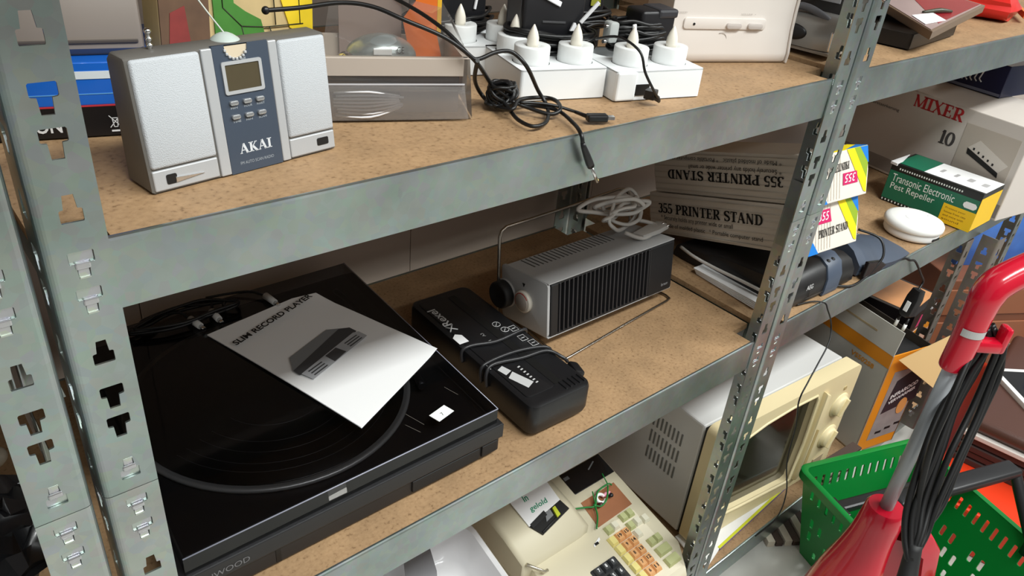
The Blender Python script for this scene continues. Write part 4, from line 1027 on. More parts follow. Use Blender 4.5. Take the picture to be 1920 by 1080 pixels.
# ---- the two printer stand cartons
PW = mat('carton_white', (222, 214, 202), 0.6, var=0.05, vscale=30); PW2 = mat('carton_stripe', (209, 200, 187), 0.6)
CY, CB, CG, CM = mat('print_yellow', (246, 222, 20), 0.5), mat('print_blue', (20, 120, 206), 0.5), mat('print_green', (142, 170, 40), 0.5), mat('print_magenta', (200, 30, 96), 0.5)
BW, BL, BH = .122, .335, .0745
def carton(label, loc, flip):
    t = thing('printer_stand_carton', label, 'carton', loc, -6, tilt=(-18.3, 0), group='printer stand cartons')
    # slightly waisted cross section (faces fold in towards the other carton)
    sec = [(.0,.0),(BW,.0),(BW+.004,BH*.5),(BW,BH),(.0,BH),(-.002,BH*.45)]
    MB().prism([(x, z) for x, z in sec], 0, BL, 'y', bev=.0012).build('carton', PW, t)
    def fz(z): return BH - z if flip else z
    vv = (0,0,-1) if flip else (0,0,1)
    # left long face prints: u runs from back to front when upright
    xl = -.0026
    uu = (0,1,0) if flip else (0,-1,0)
    def L(s, yb, z, w, h, bold=False, serif=False, sh=0):
        o = (xl-.0006, yb, fz(z)); return lettering(s, t, INK, o, uu, vv, w, h, shear=sh, serif=serif, bold=0.01 if bold else 0)
    if flip:
        L('355 PRINTER STAND', .055, .0325, .245, .0175, serif=True)
        L('* Securely holds any printer wide or small', .060, .0205, .190, .0100)
        L('* Made of molded plastic   * Portable computer stand', .060, .0075, .245, .0095)
    else:
        L('355 PRINTER STAND', .312, .0385, .232, .0185, serif=True)
        L('* Securely holds any printer wide or small', .305, .0250, .165, .0105)
        L('* Made of molded plastic   * Portable computer stand', .305, .0110, .225, .0100)
    for k in range(7):
        z = .004 + k*.0105
        MB().box(-.0024, -.0008, .002, BL-.002, z, z+.0018).build('stripe', PW2, t)
    # front end face (y = 0)
    yf = -.0005
    def poly(pts, name, m, dy=0): MB().prism([(x*BW, z*BH) for x, z in pts], yf-.0004-dy, yf-dy, 'y').build(name, m, t)
    poly([(.57,1),(.72,1),(.985,.33),(.980,.05),(.93,.08)], 'yellow_band', CY)
    poly([(.72,1),(.84,1),(1.005,.66),(.985,.33)], 'green_band', CG, .0001)
    poly([(.84,1),(.995,1),(1.02,.66),(1.005,.66)], 'blue_band', CB, .0002)
    poly([(0,0),(.20,0),(.10,.24),(.03,.34),(0,.35)], 'blue_corner', CB)
    MB().prism([(0, .0), (.026, .0), (.014, BH*.32), (0, BH*.36)], -.0033, -.0028, 'x').build('blue_corner', CB, t)
    if flip:
        lettering('PRINTER STAND', t, INK, (BW*.62, yf-.0006, BH*.78), (-1,0,-.05), (0,0,-1), BW*.56, .0125, serif=True)
        m_ = MB().prism([(BW*x, BH*z) for x, z in ((.50,.30),(.80,.30),(.78,.54),(.50,.54))], yf-.0005, yf, 'y').build('magenta_patch', CM, t)
        lettering('355', m_, PAPER, (BW*.75, yf-.0008, BH*.51), (-1,0,0), (0,0,-1), BW*.22, .0125, shear=.2)
    else:
        lettering('PRINTER STAND', t, INK, (BW*.20, yf-.0006, BH*.30), (1,0,.03), (0,0,1), BW*.60, .0135, serif=True)
        m_ = MB().prism([(BW*x, BH*z) for x, z in ((.16,.60),(.46,.60),(.42,.88),(.16,.88))], yf-.0005, yf, 'y').build('magenta_patch', CM, t)
        lettering('355', m_, PAPER, (BW*.19, yf-.0008, BH*.66), (1,0,0), (0,0,1), BW*.21, .0130, shear=.2)
    for k in range(8): MB().box(.004+.007*k, .0048+.007*k, yf-.0003, yf, .004, BH-.003).build('fine_line', PW2, t)
    if flip:
        MB().prism([(.0,BL*.0+.0),(BW,.0),(BW,.035),(.0,.012)], BH, BH+.0005).build('top_yellow', CY, t)
        MB().prism([(BW*.55,.0),(BW,.0),(BW,.020)], BH+.0005, BH+.0009).build('top_blue', CB, t)
    return t
ax = Euler((R(-18.3), 0, R(-6))).to_matrix()
LO = Vector((.9370, .0080, -.2822))
c1 = carton('lower printer stand carton, printed right way up, resting on the black appliance', LO, False)
c2 = carton('upper printer stand carton, upside down on its twin, with blue and yellow corner', LO + ax @ Vector((.004, -.012, BH + .002)), True)

# ---- pest repeller carton
GRN = mat('carton_green', (18, 104, 76), 0.4, var=0.08, vscale=20); YEL = mat('carton_yellow', (240, 194, 24), 0.45)
t = thing('pest_repeller_carton', 'green and black carton with a yellow end, standing in front of the mixer box', 'carton', (1.556, -.0155, ZB), 0)
w, l, h = .105, .190, .0850
MB().box(0, w, 0, l, 0, h, .0010).build('carton', mat('carton_black', (22, 24, 24), 0.4), t)
MB().box(-.0005, .001, .001, l-.001, .007, h-.016).build('green_side', GRN, t)
MB().box(.001, w-.001, -.0005, .001, .003, h-.012).build('yellow_end', YEL, t)
MB().box(-.0009, .0, .0, .064, .001, .0420).build('yellow_patch', YEL, t)
MB().box(.008, w-.004, .0, l*.66, h, h+.0006).build('white_top', PAPER, t)
MB().box(.008, w-.004, l*.66+.001, l-.006, h, h+.0006).build('green_top', GRN, t)
for k in range(4): MB().prism(rrect(.022, .012 if k < 2 else .007, .002, 2, .052, .018+.029*k), h+.0006, h+.0009).build('top_picture', mat('print_grey_soft', (170,168,168), 0.6), t)
MB().prism([(-.004,l-.012),(.020,l-.012),(w-.02,l+.003),(0,l+.004)], h-.004, h+.001).build('open_flap', PAPER, t)
wt = mat('print_white', (230,236,230), 0.5)
lettering('Transonic Electronic', t, wt, (-.0008, l-.010, .0475), (0,-1,0), Zv, .132, .0165)
lettering('Pest Repeller', t, wt, (-.0008, l-.012, .0270), (0,-1,0), Zv, .095, .0175)
for k, (z, y0, y1, n) in enumerate(((h-.009, .04, l-.02, 26), (.0035, .09, l-.004, 14))):
    mb = MB()
    for q in range(n): y = y0 + (y1-y0)*q/(n-1); mb.box(-.0007, 0, y-.0012, y+.0012, z-.0018, z+.0018)
    mb.build('border_marks', wt, t)
ink2 = mat('print_brown', (120, 84, 20), 0.6)
for k, s in enumerate(('Protect your', 'house from rats', 'and mice with', 'sound')): lettering(s, t, ink2, (-.0011, .058, .0320-.0078*k), (0,-1,0), Zv, .030+.003*len(s)*.3, .0042)
MB().prism([(.0,.004),(.004,0),(.022,0),(.026,.004),(.026,.009),(.022,.013),(.004,.013),(0,.009)], -.0012, -.0007, 'x').build('price_sticker', PAPER, t, (0, .003, .047))

# ---- smoke detector
t = thing('smoke_detector', 'round white smoke detector lying on the shelf in front of the green carton', 'smoke detector', (1.442, .052, ZB), 20)
MB().lathe([(0,0),(.046,0),(.050,.002),(.052,.006),(.052,.016),(.0505,.0175)], 40).build('base', WHITEP, t)
MB().lathe([(.0,.0180),(.0535,.0180),(.0560,.0200),(.0560,.0270),(.0530,.0315),(.0450,.0345),(.0300,.0362),(0,.0366)], 48).build('cover', mat('detector_white', (240,240,236), 0.45), t)
MB().lathe([(.0125,.0364),(.0135,.0372),(.0145,.0364)], 28).build('test_ring', WHITEP, t, (-.010, .004, 0))
MB().box(-.012, .012, -.0525, -.0512, .006, .011).build('vent_slot', INK, t, (0,0,0), (0,0,R(-25)))
MB().ellipsoid((.020,-.020,.0358), (.0014,.0014,.0008), 6).build('indicator', GREYP, t)

# ---- mixer box and navy box above
MX = mat('mixer_carton', (204, 196, 188), 0.5, var=0.05, vscale=10); MXG = mat('mixer_grey', (150, 142, 136), 0.5)
t = thing('mixer_carton', 'large off-white mixer carton with red lettering behind the green carton', 'carton', (1.6720, -.0230, ZB), -9.4)
MB().box(0, .215, 0, .40, 0, .200, .002).build('carton', MX, t)
MB().box(-.0006, .0, .002, .398, .006, .036).build('grey_band', MXG, t)
RED_ = mat('print_red', (186, 40, 46), 0.5)
lettering('MIXER', t, RED_, (-.0007, .262, .166), (0,-1,0), Zv, .118, .030, serif=True)
lettering('10', t, mat('print_grey_dark', (70,66,66), 0.5), (-.0007, .178, .112), (0,-1,0), Zv, .034, .030, serif=True)
lettering('Musikverstaerkerung', t, mat('print_grey_dark', (70,66,66), 0.5), (-.0007, .395, .142), (0,-1,.0), Zv, .105, .009)
MB().box(-.0008, .0, .014, .132, .062, .172).build('photo_panel', mat('mixer_photo', (182, 172, 160), 0.5), t)
mb = MB(); mb.prism([(.112,.124),(.034,.096),(.032,.086),(.110,.112)], -.0014, -.0009, 'x'); mb.build('pictured_mixer', INK, t)
MB().prism([(.112,.1245),(.034,.0965),(.020,.116),(.092,.146)], -.0013, -.0009, 'x').build('pictured_panel', mat('photo_pale', (206,198,188), 0.5), t)
for k in range(5): MB().box(-.0016, -.0012, .050+.012*k-.002, .050+.012*k+.002, .106+.0043*k, .111+.0043*k).build('pictured_knob', INK, t)
mb = MB()
for k in range(4): mb.tube([(.02+.045*k, .03, .2003), (.045+.045*k, .045, .2003), (.06+.045*k, .028, .2003)], .0008, 4)
mb.build('top_marks', mat('print_pinkish', (150,90,90), 0.6), t)
t = thing('navy_carton', 'navy blue carton with a white feather emblem, on top of the mixer carton', 'carton', (1.850, .115, ZB + .2012), -9)
NV = mat('navy_card', (22, 28, 66), 0.35)
MB().box(0, .20, 0, .15, 0, .07, .0015).build('carton', NV, t)
MB().box(-.0006, .0, .002, .148, .002, .008).build('grey_edge', mat('silver_edge', (120,126,150), 0.4), t)
mb = MB()
for k in range(8):
    y = .135 - k*.011; mb.tube([(-.0007, y, .020+.0012*k), (-.0007, y-.004, .030+.0022*k), (-.0007, y+.002, .036+.0022*k)], .0018, 5)
    mb.tube([(-.0007, y, .020+.0012*k), (-.0007, y-.007, .014+.0012*k)], .0014, 5)
mb.build('feather_emblem', PAPER, t)
# ================================================================== BOTTOM SHELF
ZL3 = -.9846
# ---- microwave
CREAM = mat('cream_plastic2', (234, 218, 174), 0.42); WMET = mat('white_enamel', (214, 214, 212), 0.4, var=0.05, vscale=6)
t = thing('microwave_oven', 'cream-fronted microwave oven with white case and two dials, on the bottom shelf', 'microwave', (.9465, .0578, ZL3), -4)
MWW, MWH, MWD = .447, .2935, .36
MB().box(0, MWW, .044, MWD, .012, MWH, .004).build('case', WMET, t)
MB().box(.004, MWW-.004, .036, .046, .010, MWH-.004).build('black_seam', SOCK, t)  # black seam between the case and the front frame
for x in (.03, MWW-.06):
    for y in (.07, .30): MB().cyl((x+.015,y,0), (x+.015,y,.013), .012, n=14).build('foot', BLACK, t)
# front frame with a real window opening
outer = rrect(MWW+.008, MWH+.004, .016, 5, MWW/2+.002, MWH/2+.007)
win = [(.036,.066),(.060,.056),(.14,.046),(.22,.038),(.300,.030),(.312,.036),(.316,.14),(.310,.262),(.302,.274),(.22,.276),(.14,.270),(.06,.252),(.036,.238)]
mb = MB(); mb.mesh(plate_mesh(outer, [win], .034), Matrix(((1,0,0,0),(0,0,1,.019),(0,1,0,0),(0,0,0,1))))
mb.build('front_frame', CREAM, t)
MB().box(.028, .325, .018, .024, .020, .284).build('door_glass', mat('oven_glass', (34, 34, 26), 0.12, spec=0.6, coat=.3), t)
mb = MB(); n = len(win)
mb.tube([(x, .003, z) for x, z in win], .0035, 8, closed=True); mb.build('window_bead', CREAM, t)
HT = mat('handle_tan', (196, 172, 118), 0.45)
MB().prism([(.322,.030),(.346,.040),(.352,.150),(.346,.262),(.324,.276),(.328,.150)], -.007, .014, 'y', bev=.004).build('door_handle', CREAM, t, smooth=True)
MB().prism([(.331,.070),(.342,.070),(.344,.170),(.334,.176)], -.0078, -.004, 'y').build('handle_recess', HT, t)
for z, r_ in ((.205, .025), (.115, .025)):
    k = MB().lathe([(r_+.006,.0),(r_+.006,.002),(r_,.002),(r_-.001,.008),(r_-.004,.0105),(0,.011)], 36, Matrix.Rotation(R(90), 4, 'X')).build('dial', CREAM, t, (.412, .002, z))
    MB().box(-.004, .004, -.017, -.009, -r_+.003, r_-.003, .0015).build('dial_grip', CREAM, k, rot=(0, R(24), 0))
MB().cyl((.412, .003, .252), (.412, .0005, .252), .005, n=16).build('indicator', mat('indicator_ring', (190,170,120), .4), t)
MB().prism([(.384,.022),(.420,.022),(.424,.060),(.388,.056)], -.0004, .001, 'y').build('torn_sticker', mat('sticker_grey', (176,160,130), 0.6), t)
vs = None
for r_ in range(3):
    for k in range(8):
        y, z = .160 + .0 - .0105*k, .226 - .0425*r_
        if vs is None: vs = MB().box(-.0016, .0006, -.0021, .0021, -.0150, .0150, .0006, seg=1).build('vent_slot', mat('vent_dark_grey', (112,112,108), .5), t, (0, y, z))
        else:
            c = vs.copy(); COL.objects.link(c); c.location = (0, y, z)
vt = None
for k in range(9):
    x = .045 + .016*k
    if vt is None: vt = MB().box(-.003, .003, -.022, .022, -.0006, .0010, .0005, seg=1).build('top_vent', mat('vent_grey', (172,172,170), .5), t, (x, .22, MWH))
    else:
        c = vt.copy(); COL.objects.link(c); c.location = (x, .22, MWH)
MB().tube([(.455,.06,.14),(.470,.05,.10),(.462,.03,.08),(.466,.04,.05)], .0022, 8, smooth=4).build('tag_string', PAPER, t)
t = thing('black_pouch', 'black zipped pouch standing between the microwave and the open carton', 'pouch', (1.424, .085, ZL3), -10)
MB().box(0, .055, 0, .16, 0, .235, .012, seg=3).build('pouch', BLACKM, t, smooth=True)
MB().tube([(.010,-.001,.02),(.012,-.002,.12),(.020,-.001,.21)], .002, 6, smooth=4).build('zip', GREYP, t)
# ---- flattened white carton under its front edge
t = thing('flat_white_carton', 'flattened white carton with a violet and yellow edge, under the microwave front', 'carton', (0, 0, ZL3), 0)
MB().prism([(.938,.0095),(.995,.024),(1.330,.046),(1.330,.075),(.945,.098),(.933,.050)], 0, .0038, bev=.0004).build('sheet', PAPER, t)
MB().prism([(.995,.0215),(1.330,.0435),(1.330,.0465),(.995,.0245)], .0006, .0042).build('violet_edge', mat('violet_print', (124,106,142), .5), t)
MB().prism([(.995,.0225),(1.330,.0445),(1.330,.0500),(.995,.0280)], .0042, .0048).build('yellow_line', mat('lime_print', (206,210,50), .5), t)
# ---- striped stack further along
t = thing('slat_stack', 'stack of pale and dark brown wooden slats beside the green basket', 'slats', (1.335, -.008, ZL3), -4)
S1, S2 = mat('slat_pale', (206,196,178), .6), mat('slat_dark', (74,58,50), .6)
for k in range(7): MB().box(-.004*k*.4, .150-.003*k, .0003*k, .024+.0003*k, .0085*k, .0085*k+.0076, .0008).build('slat', S1 if k % 2 else S2, t)
t = thing('floor_slat_stack', 'pale and dark slats lying on the floor between shelf beam and basket', 'slats', (1.245, -.070, ZF), 58)
for k in range(6): MB().box(0, .20, .020*k, .020*k+.0165, 0, .012+.004*(k % 2), .0008).build('slat', S1 if k % 2 else S2, t)

# ---- printing calculator
BG = mat('calculator_beige', (206, 198, 172), 0.5); BGD = mat('calculator_beige_shaded', (168, 158, 132), 0.55)  # second beige is darker, with the left side's shade in the colour
CX = .600
t = thing('printing_calculator', 'beige printing calculator with coloured keys and a handwritten note, left of the microwave', 'calculator', (CX, .0, ZL3), 0)
SL = .225
def sz(y): return .0862 + SL*y
prof = [(-.012,.0),(-.014,.060),(-.008,sz(-.008)-.004),(.0,sz(0)),(.272,sz(.272)),(.285,sz(.285)-.010),(.33,.105),(.335,0)]
mb = MB().prism(prof, -.02, .263, 'x', bev=.004)
r_ = bmesh.ops.bisect_plane(mb.bm, geom=mb.bm.verts[:]+mb.bm.edges[:]+mb.bm.faces[:], plane_co=(.263,.046,0), plane_no=(.060,-.040,0), clear_outer=True)
bmesh.ops.holes_fill(mb.bm, edges=[e for e in mb.bm.edges if e.is_boundary])
mb.build('body', BG, t, smooth=True)
SV = Vector((0,1,SL)).normalized(); SN = Vector((0,-SL,1)).normalized()
MS = Matrix(((1,0,0,0),(0,SV.y,SN.y,0),(0,SV.z,SN.z,.0862),(0,0,0,1)))
Q = math.sqrt(1+SL*SL)
def on(mb, name, m, par=None, smooth=False):
    mb.bm.transform(MS); return mb.build(name, m, par or t, smooth=smooth)
disp = on(MB().box(.1515, .2600, .2180*Q, .2660*Q, -.004, .0012, .001), 'display_panel', mat('display_black', (20,20,22), 0.15, coat=.4))
on(MB().prism([(.215,.246*Q),(.238,.256*Q),(.236,.258*Q),(.213,.248*Q)], .0013, .0016), 'display_glint_mark', GREYP, disp)
on(MB().box(.1535, .166, .250*Q, .257*Q, .0013, .0017), 'display_badge', mat('badge_grey', (90,90,92), .5), disp)
on(MB().prism([(.1490,.1995*Q),(.2400,.2005*Q),(.2385,.1470*Q),(.1435,.1440*Q)], -.001, .0010), 'wood_print_panel', mat('wood_brown', (150, 96, 62), 0.5, var=0.18, vscale=30))
KG, KO, KY, KW, KK = mat('key_green', (178,182,130), .5), mat('key_orange', (220,164,108), .5), mat('key_yellow', (226,212,134), .5), mat('key_cream', (216,212,190), .5), mat('key_charcoal', (52,54,56), .45)
def key(x, y, m, w=.0155, d=.0165, s=None, h=.0075, ink=INK, frame=True):
    mb = MB()
    b = [(x-w/2,y*Q-d/2),(x+w/2,y*Q-d/2),(x+w/2,y*Q+d/2),(x-w/2,y*Q+d/2)]
    q = [(x-w/2+.0022,y*Q-d/2+.0034),(x+w/2-.0022,y*Q-d/2+.0034),(x+w/2-.0022,y*Q+d/2-.0012),(x-w/2+.0022,y*Q+d/2-.0012)]
    mb.loft([[(*p, -.001) for p in b], [(*p, .0020) for p in b], [(*p, h) for p in q]], smooth=False)
    o = on(mb, 'key', m)
    if s:
        me = fit_text(text_mesh(s, 1, 0, .03), .0045*len(s) if len(s) > 1 else .0040, .0068)
        me.transform(Matrix.Translation((x-.0023*len(s), y*Q-.0020, h+.0003))); me.transform(MS); me.materials.append(ink); me.name = 'key_lettering'
        link('key_lettering', me, o)
    return o
on(MB().prism(rrect(.083, .134, .002, 2, .190, .072*Q), -.001, .0004), 'key_well', mat('well_cream', (222,214,190), .5))
for x, y, m in ((.2005,.1345,KG),(.218,.1345,KG),(.2005,.1145,KG),(.219,.1145,KW),(.2365,.1110,KW),(.2010,.0955,KW),(.2120,.0700,KG),(.2290,.0700,KG)): key(x, y, m)
key(.2205, .0475, KG, .033, .0185); key(.2205, .0245, KG, .033, .0185)
for x, y, m in ((.150,.1290,KG),(.1665,.1300,KW),(.1470,.1275,KG)): pass
key(.1560,.1295,KG); key(.1725,.1300,KW)
rows = [('19','15'),('9','14'),('8','13'),('7','12'),('6','11')]
for r_, (a, b) in enumerate(rows):
    y = .1085 - .0195*r_
    key(.1465, y, KY, .0165, .0185); key(.1640, y, KO, .0165, .0185, a); key(.1815, y, KO, .0165, .0185, b)
on(MB().prism(rrect(.062, .095, .003, 2, .098, .042*Q), -.001, .0006), 'number_well', mat('well_black', (24,24,24), .5))
for r_ in range(4):
    for c_ in range(3):
        key(.0805+.0178*c_, .0790-.0205*r_, KK, .0150, .0170, '789456123000'[r_*3+c_], ink=WHITE_INK)
# raised printer housing at the left back
HS = [(.135,0.0),(.152,.030),(.205,.036),(.300,.030),(.322,.0)]
mb = MB(); secs = []
for x, k in ((-.044,.75),(-.036,1.0),(.100,1.0),(.117,.62)):
    secs.append([(x, y*Q, h_*k - (.06 if i in (0, len(HS)-1) else 0)) for i, (y, h_) in enumerate(HS)])
mb.loft(secs); on(mb, 'printer_housing', BG, smooth=False)
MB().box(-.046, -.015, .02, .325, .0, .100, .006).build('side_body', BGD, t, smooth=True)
hz = .037
on(MB().prism([(.020,.175*Q),(.096,.190*Q),(.092,.214*Q),(.006,.200*Q)], .012, hz+.0008), 'paper_bay', SOCK)
on(MB().prism([(.006,.258*Q),(.096,.258*Q),(.092,.2120*Q),(.006,.1985*Q)], hz, hz+.0016), 'note_paper', PAPER)
on(MB().prism([(.010,.192*Q),(.050,.200*Q),(.050,.210*Q),(.010,.201*Q)], hz+.0008, hz+.0024), 'black_label', BLACKM)
on(MB().prism([(.062,.186*Q),(.071,.188*Q),(.073,.206*Q),(.066,.205*Q)], hz+.0010, hz+.0050), 'yellow_tab', mat('lime_tab', (190,200,50), .5))
on(MB().tube([(.020,.178*Q,hz+.001),(.075,.190*Q,hz+.001)], .0018, 8), 'black_bar', BLACKM)
on(MB().prism([(.040,.190*Q),(.060,.194*Q),(.062,.206*Q),(.050,.206*Q)], hz+.0006, hz+.0020), 'grey_part', GREYP)
on(MB().tube([(-.038,.150*Q,.028),(-.010,.128*Q,.012),(-.002,.128*Q,.010)], .0030, 8), 'tear_bar', mat('tear_metal', (196,190,172), .25, .8))
on(MB().prism([(.108,.118*Q),(.128,.124*Q),(.130,.129*Q),(.110,.123*Q)], .0002, .0016), 'switch_plate', PAPER)
on(MB().box(.112, .120, .1192*Q, .1235*Q, .0012, .0035), 'switch', BLACK)
gi = mat('green_marker', (10,140,100), .5)
for s, x, y, w_ in (('In', .030, .2440, .011), ('gelold', .028, .2200, .042)):
    me = fit_text(text_mesh(s, 1, .15, .012), w_, .0135); me.transform(Matrix.Translation((x, y*Q-.004, hz+.0020))); me.transform(MS); me.materials.append(gi); me.name = 'handwriting'
    link('handwriting', me, t)
# green tie with a tiny figure knotted on the calculator
t = thing('green_tie_charm', 'bright green tie knotted through a small pink and white charm, on the calculator', 'charm', (CX+.175, .172, ZL3 + sz(.172) + .0045), 0)
GT = mat('tie_green', (22,120,50), .4)
def sp(x, y, z=.003): return (x, y, SL*y + z)
MB().tube([sp(-.085,.010,.020),sp(-.060,.016,.012),(-.030,.010,.008),sp(-.012,.004,.006),sp(.012,.022,.008),sp(.045,.026,.006),sp(.050,.020,.006)], .0017, 7, smooth=5).build('tie', GT, t)
MB().tube([sp(-.012,.004,.006),sp(-.002,-.004,.008),sp(.018,.002,.010),sp(.040,.022,.008)], .0017, 7, smooth=5).build('tie', GT, t)
MB().tube([sp(-.012,.004,.005),sp(-.022,-.014,.004),sp(-.042,-.032,.004)], .0017, 7, smooth=5).build('tie', GT, t)
MB().tube([sp(-.010,.004,.006),sp(-.002,.024,.016)], .0012, 7).build('tie', GT, t); MB().tube([sp(.044,.026,.006),sp(.044,.044,.016)], .0012, 7).build('tie', GT, t)
MB().ellipsoid(sp(-.012,.004,.006), (.004,.004,.004), 8).build('knot', GT, t)
MB().tube([(.010+.009*math.cos(R(a)), .010+.009*math.sin(R(a)), SL*(.010+.009*math.sin(R(a)))+.005) for a in range(0,340,20)], .0033, 8).build('white_loop', PAPER, t)
MB().ellipsoid(sp(.026,.012,.005), (.012,.004,.004), 8).build('pink_bead', mat('pink_bead', (226,150,170), .4), t)
MB().ellipsoid(sp(.002,.002,.004), (.006,.006,.004), 8).build('dark_bead', mat('maroon_bead', (70,30,28), .4), t); MB().ellipsoid(sp(.034,.006,.004), (.005,.005,.004), 8).build('dark_bead', BLACK, t)

# ---- white basin at the bottom edge of the frame
t = thing('white_basin', 'glossy white plastic basin with a rolled rim, left of the calculator', 'basin', (.372, .128, ZL3), -8)
GW = mat('glossy_white', (236,236,238), .18, coat=.3)
mb = MB(); secs = []
for w_, d_, z in ((.13,.17,.178),(.15,.19,.185),(.178,.22,.215),(.192,.235,.232),(.205,.248,.235),(.212,.255,.230),(.205,.248,.21),(.16,.20,.0)):
    secs.append([(x, y, z) for x, y in rrect(w_, d_, .042, 6)])
mb.loft(secs, cap=True); mb.build('bowl', GW, t, smooth=True)
t = thing('grey_flap', 'translucent grey plastic flap with dark tips lying in the white basin', 'plastic flap', (.335, .168, ZL3 + .170), 0)
mb = MB().loft([[(.07,.06,.05),(.075,.06,.075),(.03,.06,.08)],[(.045,.01,.030),(.055,.0,.062),(.0,.0,.062)],[(.028,-.03,.028),(.034,-.036,.045),(-.030,-.010,.045)]]); mb.build('flap', mat('grey_translucent', (128,128,132), .35), t, smooth=True)
for p in ((.031,-.034,.038), (-.030,-.010,.044)): MB().ellipsoid(p, (.008,.006,.005), 8).build('dark_tip', BLACKM, t)

# ---- dark goods on the bay at the far left
t = thing('black_case_left', 'glossy black plastic case behind the left slotted post, lower shelf', 'case', (-.42, .06, -.3974), 4)
MB().box(0, .29, 0, .30, 0, .085, .012, seg=3).build('case', GLB, t, smooth=True)
MB().box(.02, .27, -.001, .004, .045, .050).build('trim_line', GREYP, t)
MB().tube([(.08,.02,.088),(.16,.04,.089),(.24,.10,.089),(.27,.20,.088)], .003, 8, smooth=5).build('carry_strap', RUBBER, t)
t = thing('white_device_left', 'white rounded device lying on the black case at the far left', 'device', (-.135, .235, -.3122), 20)
MB().box(-.10, .035, -.03, .05, 0, .035, .012, seg=3).build('shell', WHITEP, t, smooth=True)
MB().ellipsoid((.040,-.030,.010), (.012,.010,.010), 8).build('knob', mat('dull_tan', (150,140,124), .4), t)
t = thing('black_bag_left', 'crumpled black plastic bag at the far left, low behind the slotted post', 'bag', (-.15, .100, -.3110), 0)
mb = MB().ellipsoid((0,0,.030), (.10,.070,.032), 18)
for v in mb.bm.verts: v.co += Vector((random.uniform(-1,1), random.uniform(-1,1), random.uniform(-1,1)))*.007
for v in mb.bm.verts: v.co.z = max(v.co.z, .0)
mb.build('bag', mat('bag_black', (18,18,20), .22, coat=.3), t, smooth=True)

# ================================================================== FAR CARTONS ON THE BOTTOM SHELF
VG = mat('vs_carton_grey', (186,184,176), .55, var=.05, vscale=12); VO = mat('vs_orange', (226,142,30), .5); VIN = mat('carton_inside_shaded', (52,44,36), .8)
t = thing('open_orange_carton', 'open grey and orange carton with folded flaps, behind the green basket', 'carton', (1.508, .0095, ZL3), -13.6)
cw, cl, ch = .134, .26, .286
th = .003
MB().box(0, th, 0, cl, 0, ch).build('left_wall', VG, t); MB().box(0, cw, 0, th, 0, ch).build('front_wall', VO, t)
MB().box(cw-th, cw, 0, cl, 0, ch).build('right_wall', VIN, t); MB().box(0, cw, cl-th, cl, 0, ch).build('back_wall', VIN, t); MB().box(0, cw, 0, cl, 0, th).build('bottom', CARD, t)  # right and back walls coloured dark to stand for shade inside
MB().box(-.0006, .0, 0, cl, ch-.034, ch).build('orange_band', VO, t)
fl = MB().box(-.001, .0015, .0, cl-.02, 0, .062).build('left_flap', VG, t, (0, 0, ch), (0, R(6), 0))
MB().box(-.0016, -.001, .06, cl-.05, .030, .034).build('faded_print', mat('faded_tan', (168,150,116), .6), fl)
MB().box(0, cw, 0, .002, 0, .07).build('back_flap', mat('flap_cream', (214,196,156), .7), t, (0, cl-.002, ch), (R(-40), 0, 0))
MB().box(0, cw, -.0012, -.0004, .050, .062).build('flap_edge', VO, t, (0, cl-.002, ch), (R(-40), 0, 0))
MB().prism([(0,0),(cw-.015,0),(cw-.010,.118),(.075,.118)], -.0012, .0012, 'z').build('front_flap', CARD, t, (0.002, -.002, ch+.001), (R(188), 0, 0)) if False else None
mb = MB().prism([(0,.0),(.150,.040),(.182,.030),(.176,-.128)], -.0012, .0012, 'y'); mb.build('front_flap', CARD, t, (.004, -.012, ch-.002), (R(-14), 0, R(-6)))
MB().box(.008, cw-.008, .010, cl-.02, .01, ch-.016, .006).build('packed_item', BLACKM, t)
lettering('VS502S8', t, mat('orange_print', (206,140,50), .5), (-.0008, .100, ch-.058), (0,-1,0), Zv, .066, .0125, bold=.03)
fp = MB().box(.030, cw-.004, -.0006, .0, .030, .235).build('photo_panel', mat('photo_grey', (150,142,140), .6, var=.3, vscale=30), t)
MB().prism([(.040,.110),(.052,.205),(.140,.245),(.150,.130)], -.0012, -.0006, 'y').build('photo_block', mat('photo_navy', (44,42,48), .5), fp)
lettering('INFRAROOD', fp, PAPER, (.052, -.0014, .150), (1,0,.35), (-.1,0,1), .086, .013, bold=.03); lettering('VERWARMER', fp, PAPER, (.052, -.0014, .134), (1,0,.35), (-.1,0,1), .086, .010, bold=.03)
MB().prism(circle(.016, 20, .108, .118, .024), -.0018, -.0012, 'y').build('egg_picture', mat('egg_orange', (226,160,92), .5), fp)
for k in range(3): MB().box(.05+.03*k, .07+.03*k, -.001, -.0006, .045+.006*k, .052+.006*k).build('small_print', INK, fp)
t = thing('black_media_carton', 'black carton with a peach picture on top, stacked behind the open orange carton', 'carton', (1.712, .060, -.752), 4)
BKC = mat('media_black', (24,20,22), .35)
MB().box(0, .170, 0, .15, 0, .060, .001).build('carton', BKC, t)
MB().prism([(.012,.012),(.160,.012),(.160,.138),(.012,.138)], .0600, .0606).build('peach_picture', mat('peach_print', (232,164,108), .4, var=.2, vscale=20), t)
lettering('PHOTO PRINT', t, PAPER, (.075, -.0006, .030), X, Zv, .085, .012, bold=.02)
MB().prism([(.045,.010),(.062,.010),(.068,.040),(.058,.044)], -.0006, .0, 'y').build('pink_mark', mat('pink_print', (226,70,120), .5), t)
t = thing('pink_picture_carton', 'tall carton with a blurred pink picture under the black media carton', 'carton', (1.709, .058, ZL3), 4)
MB().box(0, .175, 0, .155, 0, .2335, .001).build('carton', mat('pinkish_print', (214,172,150), .5, var=.35, vscale=14), t)
MB().box(0, .175, -.0006, .0, .200, .2335).build('orange_edge', VO, t)

